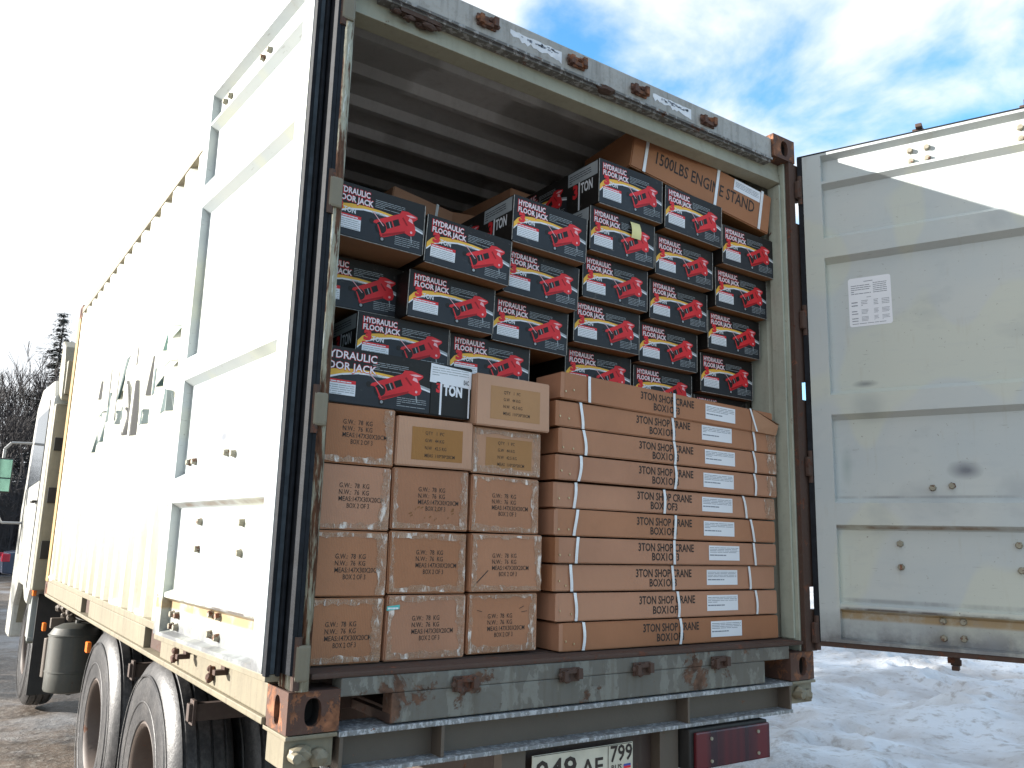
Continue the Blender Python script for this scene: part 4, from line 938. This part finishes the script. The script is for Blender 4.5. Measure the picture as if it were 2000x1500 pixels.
M['rim'] = weathered('rim_paint', (.085, .062, .05), rust=.3, dirt=.6, rough=.6, scale=9, streak=False)
RIM = mb.mesh('rim', [M['rim']]); tilt_smooth(RIM, 30)
def wheel(x, y, z, flip=False, sc=1):
    w = empty('wheel', (0, 0, 0)); w.parent = lorry; w.location = (x - 1.2, y - 3.5, z - GZ); w.rotation_euler = (random.uniform(0, 6), 0, math.pi if flip else 0); w.scale = (1.055, 1.055, 1.055)
    link('tyre', TYRE, w); link('rim', RIM, w); return w
for y in (1.86, 3.22):
    wheel(.02, y, -.572); wheel(.35, y, -.572); wheel(2.418, y, -.572, True); wheel(2.088, y, -.572, True)
    mb = MB(); mb.cyl((.3, y, -.572), (2.14, y, -.572), .07, 12); mb.cyl((1.0, y, -.572), (1.44, y, -.572), .19, 16); tpart(mb, 'axle', M['chassis'], 0)
wheel(.02, 7.32, -.572); wheel(2.418, 7.32, -.572, True)
for y, x1 in ((1.33, .62), (2.58, .60)):                                  # mudguard brackets
    mb = MB(); mb.box(.07, x1, y - .02, y + .02, -.205, -.135); mb.box(.085, .10, y - .03, y + .03, -.22, -.12); tpart(mb, 'mudguard_bracket', M['chassis_rust'], .003)
# chassis clutter, canister, marker lamps
mb = MB(); prof = [(-.66, .0), (-.655, .10), (-.635, .172), (-.62, .18), (-.50, .18), (-.497, .184), (-.491, .184), (-.488, .18), (-.235, .18), (-.232, .186), (-.224, .186), (-.22, .178), (-.175, .15), (-.15, .10), (-.142, .03), (-.142, 0)]
mb.lathe(prof, 'z', (.13, 4.98, 0), 40); mb.cyl((.14, 4.96, -.143), (.14, 4.96, -.12), .022, 10); mb.cyl((.13, 4.98, -.66), (.13, 4.98, -.675), .02, 8)
o = tpart(mb, 'air_canister', weathered('canister_green', (.062, .064, .056), rust=.12, dirt=.6, rough=.55, scale=9), 0); tilt_smooth(o.data, 30)
mb = MB(); mb.box(.06, .16, 5.25, 5.55, -.60, -.2); mb.cyl((.05, 5.3, -.25), (.05, 5.3, -.55), .03, 10); mb.cyl((.02, 5.45, -.3), (.02, 5.45, -.6), .045, 12); mb.box(.0, .1, 5.38, 5.44, -.22, -.14)
tpart(mb, 'filter_unit', M['steel_grey'], .006)
mb = MB()
for k in range(9):
    a = Vector((.1 + .05 * random.random(), 5.2 + .09 * k, -.06 - .07 * random.random())); mb.tube([a, a + Vector((.1, .04, -.05)), a + Vector((.3, .0, -.08))], .012, 6); lump(mb, a, .03, (1, 1, 1), k)
tpart(mb, 'hoses', M['steel_grey'], 0)
mb = MB(); mb.box(.3, 2.1, 4.2, 6.3, -.45, -.14); mb.box(.3, .78, 1.2, 6.3, -.12, -.03); tpart(mb, 'chassis_box', M['chassis'], .01)
mor, N_, L_, P_ = newmat('amber_lens'); P_.inputs['Base Color'].default_value = (.75, .18, .02, 1); P_.inputs['Roughness'].default_value = .25
for y, z, x in ((4.02, -.215, .07), (6.08, -.275, .02), (6.42, .0, -.055)):
    mb = MB(); mb.box(x, x + .03, y - .03, y + .05, z - .035, z + .035); tpart(mb, 'marker_lamp', mor, .008)
# cab
M['cab'] = weathered('cab_paint', (.5, .5, .46), rust=.03, dirt=.35, rough=.35, scale=8)
M['cab_back'] = weathered('cab_back_paint', (.24, .225, .17), rust=.05, dirt=.45, rough=.5, scale=8)
M['glass'] = plain('dark_glass', (.02, .025, .03), .08, var=.1)
cabp = [(6.45, .02), (6.45, 1.80), (6.60, 1.98), (7.6, 2.02), (7.95, 1.86), (8.20, 1.05), (8.32, .80), (8.34, -.55), (7.92, -.55), (7.88, -.22), (7.6, .02), (7.05, .02), (6.8, -.10), (6.6, -.12)]
mb = MB(); mb.extrude(cabp, 'x', -.085, 2.523); cab = tpart(mb, 'cab', M['cab'], .03)
mb = MB(); mb.box(.02, 2.42, 6.425, 6.449, .1, 1.75)
for z in (.45, .9, 1.35): mb.box(.05, 2.38, 6.405, 6.4245, z, z + .14)
mb.build('rear_wall', M['cab_back'], cab, bevel=.006)
mb = MB(); mb.add([(-.0875, 6.75, 1.02), (-.0875, 7.95, .98), (-.0875, 7.72, 1.72), (-.0875, 6.75, 1.72)], [(0, 1, 2, 3)]); mb.build('side_window', M['glass'], cab, fix=False)
mb = MB(); mb.add([(.1, 8.212, 1.08), (2.34, 8.212, 1.08), (2.3, 7.985, 1.82), (.14, 7.985, 1.82)], [(0, 1, 2, 3)]); mb.build('windscreen', M['glass'], cab, fix=False)
for a, b in (((-.087, 6.68, .02), (-.087, 6.68, 1.8)), ((-.087, 7.98, .3), (-.087, 7.98, .98))):
    mb = MB(); mb.cyl(a, b, .006, 6); mb.build('door_seam', M['chassis'], cab)
mb = MB(); mb.tube([(-.09, 6.72, .82), (-.12, 6.72, .82), (-.12, 6.92, .82), (-.09, 6.92, .82)], .012, 8); mb.build('door_handle', M['chassis'], cab)
# wind deflector fins behind the cab
mb = MB(); mb.box(-.078, .16, 6.30, 6.43, .02, 1.72); sf = tpart(mb, 'side_fairing', M['cab_back'], .02)
for z0, z1 in ((.30, .46), (.80, .94), (1.28, 1.40)):
    mb = MB(); mb.box(-.05, .14, 6.285, 6.2995, z0, z1); mb.build('vent', M['chassis'], sf, bevel=.004)
mb = MB(); mb.extrude([(6.22, 1.74), (6.26, 2.05), (6.38, 2.28), (6.62, 2.38), (6.62, 1.99), (6.45, 1.82)], 'x', -.05, .06); f2 = tpart(mb, 'roof_fairing', M['cab_back'], .015)
mb = MB(); mb.box(-.03, .05, 6.205, 6.30, 1.80, 2.12); mb.build('fairing_slot', M['cab_back'], f2, bevel=.01)
mb = MB(); mb.extrude([(6.5, 1.99), (6.62, 2.38), (7.2, 2.30), (7.7, 2.03)], 'x', .07, 2.38); tpart(mb, 'roof_fairing', M['cab'], .02)
mb = MB()
for k in range(12):
    t0, t1 = math.pi * (k / 12) * .86 + .15, math.pi * ((k + 1) / 12) * .86 + .15
    q = [(7.32 - .60 * math.cos(t0), -.572 + .60 * math.sin(t0)), (7.32 - .60 * math.cos(t1), -.572 + .60 * math.sin(t1))]
    mb.add([(-.03, q[0][0], q[0][1]), (.5, q[0][0], q[0][1]), (.5, q[1][0], q[1][1]), (-.03, q[1][0], q[1][1])], [(0, 1, 2, 3)])
tpart(mb, 'wheel_arch', M['cab_back'], 0, fix=False)
mb = MB(); mb.box(-.045, .12, 6.50, 6.72, -.42, .0); mb.box(-.05, .14, 6.48, 6.56, -.44, -.40); tpart(mb, 'mudguard', plain('mudguard_grey', (.24, .26, .25), .5), .012)
mb = MB(); mb.box(.0, .45, 6.45, 6.475, -.9, -.02); tpart(mb, 'mud_flap', M['chassis'], .002)
mb = MB(); mb.tube([(-.03, 8.0, 1.48), (-.28, 8.02, 1.47), (-.335, 8.04, 1.40), (-.335, 8.04, .72), (-.28, 8.02, .62), (-.04, 8.0, .62)], .014, 8); arm = tpart(mb, 'mirror_arm', plain('mirror_arm_steel', (.32, .32, .32), .4, .6), 0)
mb = MB(); mb.box(-.46, -.24, 7.98, 8.05, .93, 1.30); mb.build('mirror_housing', M['chassis'], arm, bevel=.02)
mg, N_, L_, P_ = newmat('mirror_glass'); P_.inputs['Base Color'].default_value = (.12, .23, .21, 1); P_.inputs['Metallic'].default_value = 1; P_.inputs['Roughness'].default_value = .06
for z0, z1 in ((.945, 1.08), (1.09, 1.285)):
    mb = MB(); mb.box(-.45, -.25, 7.972, 7.979, z0, z1); mb.build('mirror_glass', mg, arm, bevel=.002)

# ================================================================== PARKED CAR
carr = tag(empty('parked_car', (3.2, 27.4, GZ)), 'dark blue parked car with a red tail lamp, far left beyond the lorry cab', 'car')
M['carpaint'] = plain('car_paint', (.035, .045, .075), .25, .2, var=.15)
cp = [(-2.15, .38), (-2.18, .75), (-2.05, .98), (-1.55, 1.05), (-1.1, 1.42), (-.6, 1.5), (.3, 1.48), (.95, 1.05), (1.85, .92), (2.12, .72), (2.14, .35), (1.72, .30), (1.62, .5), (1.35, .62), (1.08, .5), (.98, .28), (-1.0, .28), (-1.1, .5), (-1.38, .62), (-1.65, .5), (-1.75, .32)]
mb = MB(); mb.extrude([(x, z) for x, z in cp], 'y', -.86, .86); mb.build('car_body', M['carpaint'], carr, bevel=.06)
mcg = plain('car_glass', (.16, .2, .17), .1)
for q in ([(-1.32, 1.08), (-.95, 1.38), (-.35, 1.43), (-.35, 1.06)], [(-.28, 1.06), (-.28, 1.43), (.25, 1.42), (.78, 1.06)]):
    mb = MB(); mb.add([(x, -.863, z) for x, z in q], [(0, 1, 2, 3)]); mb.build('side_window', mcg, carr, fix=False)
mb = MB(); mb.add([(-1.53, -.7, 1.10), (-1.53, .7, 1.10), (-1.13, .62, 1.425), (-1.13, -.62, 1.425)], [(0, 1, 2, 3)]); mb.build('rear_window', mcg, carr, fix=False)
mtl, N_, L_, P_ = newmat('red_lens'); P_.inputs['Base Color'].default_value = (.35, .01, .03, 1); P_.inputs['Roughness'].default_value = .2
for y in (-.7, .7): mb = MB(); mb.box(-2.19, -1.98, y - .17, y + .17, .72, .95); mb.build('tail_light', mtl, carr, bevel=.02)
for x in (-1.38, 1.35):
    for y in (-.80, .80):
        w = empty('wheel', (x, y, .31)); w.parent = carr
        mb = MB(); mb.lathe([(-.1, .2), (-.1, .28), (-.08, .31), (.08, .31), (.1, .28), (.1, .2)], 'x', n=28); t = mb.build('tyre', M['tyre'], w, smooth=True); t.rotation_euler = (0, 0, math.pi / 2)
        mb = MB(); mb.cyl((0, -.09, 0), (0, .09, 0), .2, 16); mb.build('rim', M['bolt'], w)

# ================================================================== TREES
def leafmat(name, col, var=.4):
    m, N, L, P = newmat(name); pos = N.new('ShaderNodeNewGeometry').outputs['Position']; n = N_noise(N, L, pos, 1.2, 3)
    L.new(N_ramp(N, L, n, .35, .65, tuple(c * (1 - var) for c in col) + (1,), tuple(c * (1 + var) for c in col) + (1,)), P.inputs['Base Color']); P.inputs['Roughness'].default_value = .8; return m
M['needle'] = leafmat('spruce_needles', (.02, .024, .021)); M['bark'] = plain('bark', (.035, .028, .025), .9, var=.3, bump=.5); M['twig'] = leafmat('twigs', (.028, .023, .024)); M['needle_g'] = leafmat('young_spruce_needles', (.02, .03, .023))
def spruce(loc, h, rad, seed, label, mat='needle', dens=1.5):
    rr = random.Random(seed); root = tag(empty('spruce_tree', loc), label, 'tree', 'trees beyond the lorry')
    mb = MB(); mb.cyl((0, 0, -.3), (0, 0, h * .98), h * .016, 9, r2=.015); mb.build('trunk', M['bark'], root)
    mb = MB(); n = int(26 * dens * h / 10)
    for i in range(n):
        z = h * (.06 + .93 * (i / n) ** .95); R0 = rad * (1 - z / h) ** .8 * rr.uniform(.75, 1.1) + .12; nb = rr.randint(6, 9)
        for b in range(nb):
            a = rr.uniform(0, 6.283); L_ = R0 * rr.uniform(.6, 1.1); d = Vector((math.cos(a), math.sin(a), 0)); s = Vector((-d.y, d.x, 0)); drop = rr.uniform(.25, .5)
            p0 = Vector((0, 0, z)); seg = 5
            for q in range(seg):
                t = (q + .6) / seg; c = p0 + d * L_ * t + Vector((0, 0, -drop * L_ * t + .22 * L_ * t * t))
                for e in range(4):
                    w = L_ * .30 * (1.15 - t) * rr.uniform(.5, 1.2) + .05; side = s * rr.choice((-1, 1)); l = d * L_ * .2 * rr.uniform(.6, 1.3)
                    hang = Vector((0, 0, -rr.uniform(.05, .3) * (w + .15))); c2 = c + Vector((rr.uniform(-.08, .08), rr.uniform(-.08, .08), rr.uniform(-.08, .08)))
                    mb.add([c2, c2 + l * .5 + side * w * .5 + hang * .4, c2 + l + side * w + hang, c2 + l * .7 + side * w * .2 + hang * .8], [(0, 1, 2, 3)])
    mb.build('crown', M[mat], root, fix=False); return root
def bare_tree(loc, h, seed, label, spread=.5):
    rr = random.Random(seed); root = tag(empty('bare_tree', loc), label, 'tree', 'trees beyond the lorry'); tr = MB(); cr = MB()
    def grow(p, d, l, r, lev):
        q = p + d * l; r = max(r, .011); (tr if lev < 2 else cr).cyl(p, q, r, 5 if lev < 2 else 3, r2=r * .72, caps=False)
        if lev >= 6: return
        for k in range(rr.choice((2, 3, 3)) if lev < 5 else 3):
            nd = (d + Vector((rr.uniform(-1, 1), rr.uniform(-1, 1), rr.uniform(-.25, .75))) * spread).normalized(); grow(p + d * l * rr.uniform(.6, 1), nd, l * rr.uniform(.6, .85), r * .6, lev + 1)
    grow(Vector((0, 0, -.2)), Vector((rr.uniform(-.06, .06), rr.uniform(-.06, .06), 1)).normalized(), h * .28, h * .012, 0)
    tr.build('trunk', M['bark'], root, fix=False); cr.build('crown', M['twig'], root, fix=False); return root
spruce((3.15, 41, GZ), 12.0, 3.0, 1, 'tall slender spruce beside the corner of the container')
spruce((1.0, 46, GZ), 8.6, 2.6, 2, 'broad dark spruce behind the bare trees at the left edge')
spruce((3.0, 47, GZ), 9.3, 2.6, 3, 'dense spruce low behind the lorry cab')
spruce((2.1, 43.5, GZ), 6.2, 2.2, 5, 'young green spruce among the bare trees', 'needle_g')
spruce((-.2, 43, GZ), 7.6, 2.3, 4, 'dark spruce at the very left edge', 'needle_g')
for k, (x, y, h) in enumerate(((.55, 39, 10.6), (1.75, 41, 10.4), (2.65, 38.5, 10.2), (1.25, 36.5, 8.6), (.1, 37.5, 9.6))):
    bare_tree((x, y, GZ), h, 20 + k, ('bare leafless tree at the left edge with upright twigs', 'bare leafless tree left of the tall spruce, tallest of the bare ones', 'bare leafless tree nearest the tall spruce',
              'low bare tree in front of the dark spruces', 'slim bare tree cut by the left edge')[k], .42)
spruce((4.6, 50, GZ), 9.0, 3.0, 6, 'spruce farthest back behind the lorry cab', 'needle_g')
spruce((-.6, 50, GZ), 8.4, 3.0, 7, 'spruce farthest back at the left edge')
for k, (x, y, h) in enumerate(((2.2, 45, 10.6), (.9, 44, 10.8), (3.3, 44, 10.4), (-.3, 40.5, 10.6), (1.35, 39.6, 11.0), (2.25, 37.2, 9.4), (.85, 42, 11.2))):
    bare_tree((x, y, GZ), h, 33 + k, ('bare tree standing behind, between the two front bare ones', 'bare tree with fine dense twigs, second row', 'bare tree just behind the tall spruce', 'bare tree beyond the mirror at the left edge', 'tall bare tree, middle of the front bare ones', 'lower bare tree in front, close to the cab roof', 'tallest bare tree of the second row')[k], .45)
# undergrowth along the edge of the wood
rr = random.Random(8); mb = MB()
for k in range(9000):
    x = rr.uniform(-7, 9); y = rr.uniform(33.5, 37); b = Vector((x, y, GZ)); h = rr.uniform(.8, 6.2) * (.6 + .4 * abs(nz(x, y, .5, 2) + .5)); tip = b + Vector((rr.uniform(-.5, .5), rr.uniform(-.5, .5), h)); w = rr.uniform(.008, .02)
    mb.add([b + Vector((-w, 0, 0)), b + Vector((w, 0, 0)), tip], [(0, 1, 2)])
    for q in range(4):
        t = rr.uniform(.3, .95); c = b.lerp(tip, t); e = c + Vector((rr.uniform(-.5, .5), rr.uniform(-.3, .3), rr.uniform(.05, .5))); mb.add([c, c + Vector((0, 0, .02)), e], [(0, 1, 2)])
tag(mb.build('undergrowth', M['twig'], fix=False), 'dark leafless undergrowth along the edge of the wood', 'shrubs', kind='stuff')
# near spruces out of view on the left, added to shade the snow bank
SPL = ('unseen spruce added to shade the snow, foremost of the near row', 'unseen spruce added to shade the snow, second of the near row', 'unseen spruce added to shade the snow, third of the near row', 'unseen spruce added to shade the snow, middle of the near row',
       'unseen spruce added to shade the snow, fifth of the near row', 'unseen spruce added to shade the snow, sixth of the near row', 'unseen spruce added to shade the snow, hindmost of the near row')
for k, (x, y, h) in enumerate(((-10.9, 16.2, 15), (-10.1, 18.1, 16.5), (-9.4, 19.2, 16), (-8.7, 20.3, 17), (-8.0, 21.4, 16), (-7.3, 22.5, 17), (-6.6, 23.6, 17.5))):
    spruce((x, y, GZ), h, 2.9, 40 + k, SPL[k], dens=1.1)
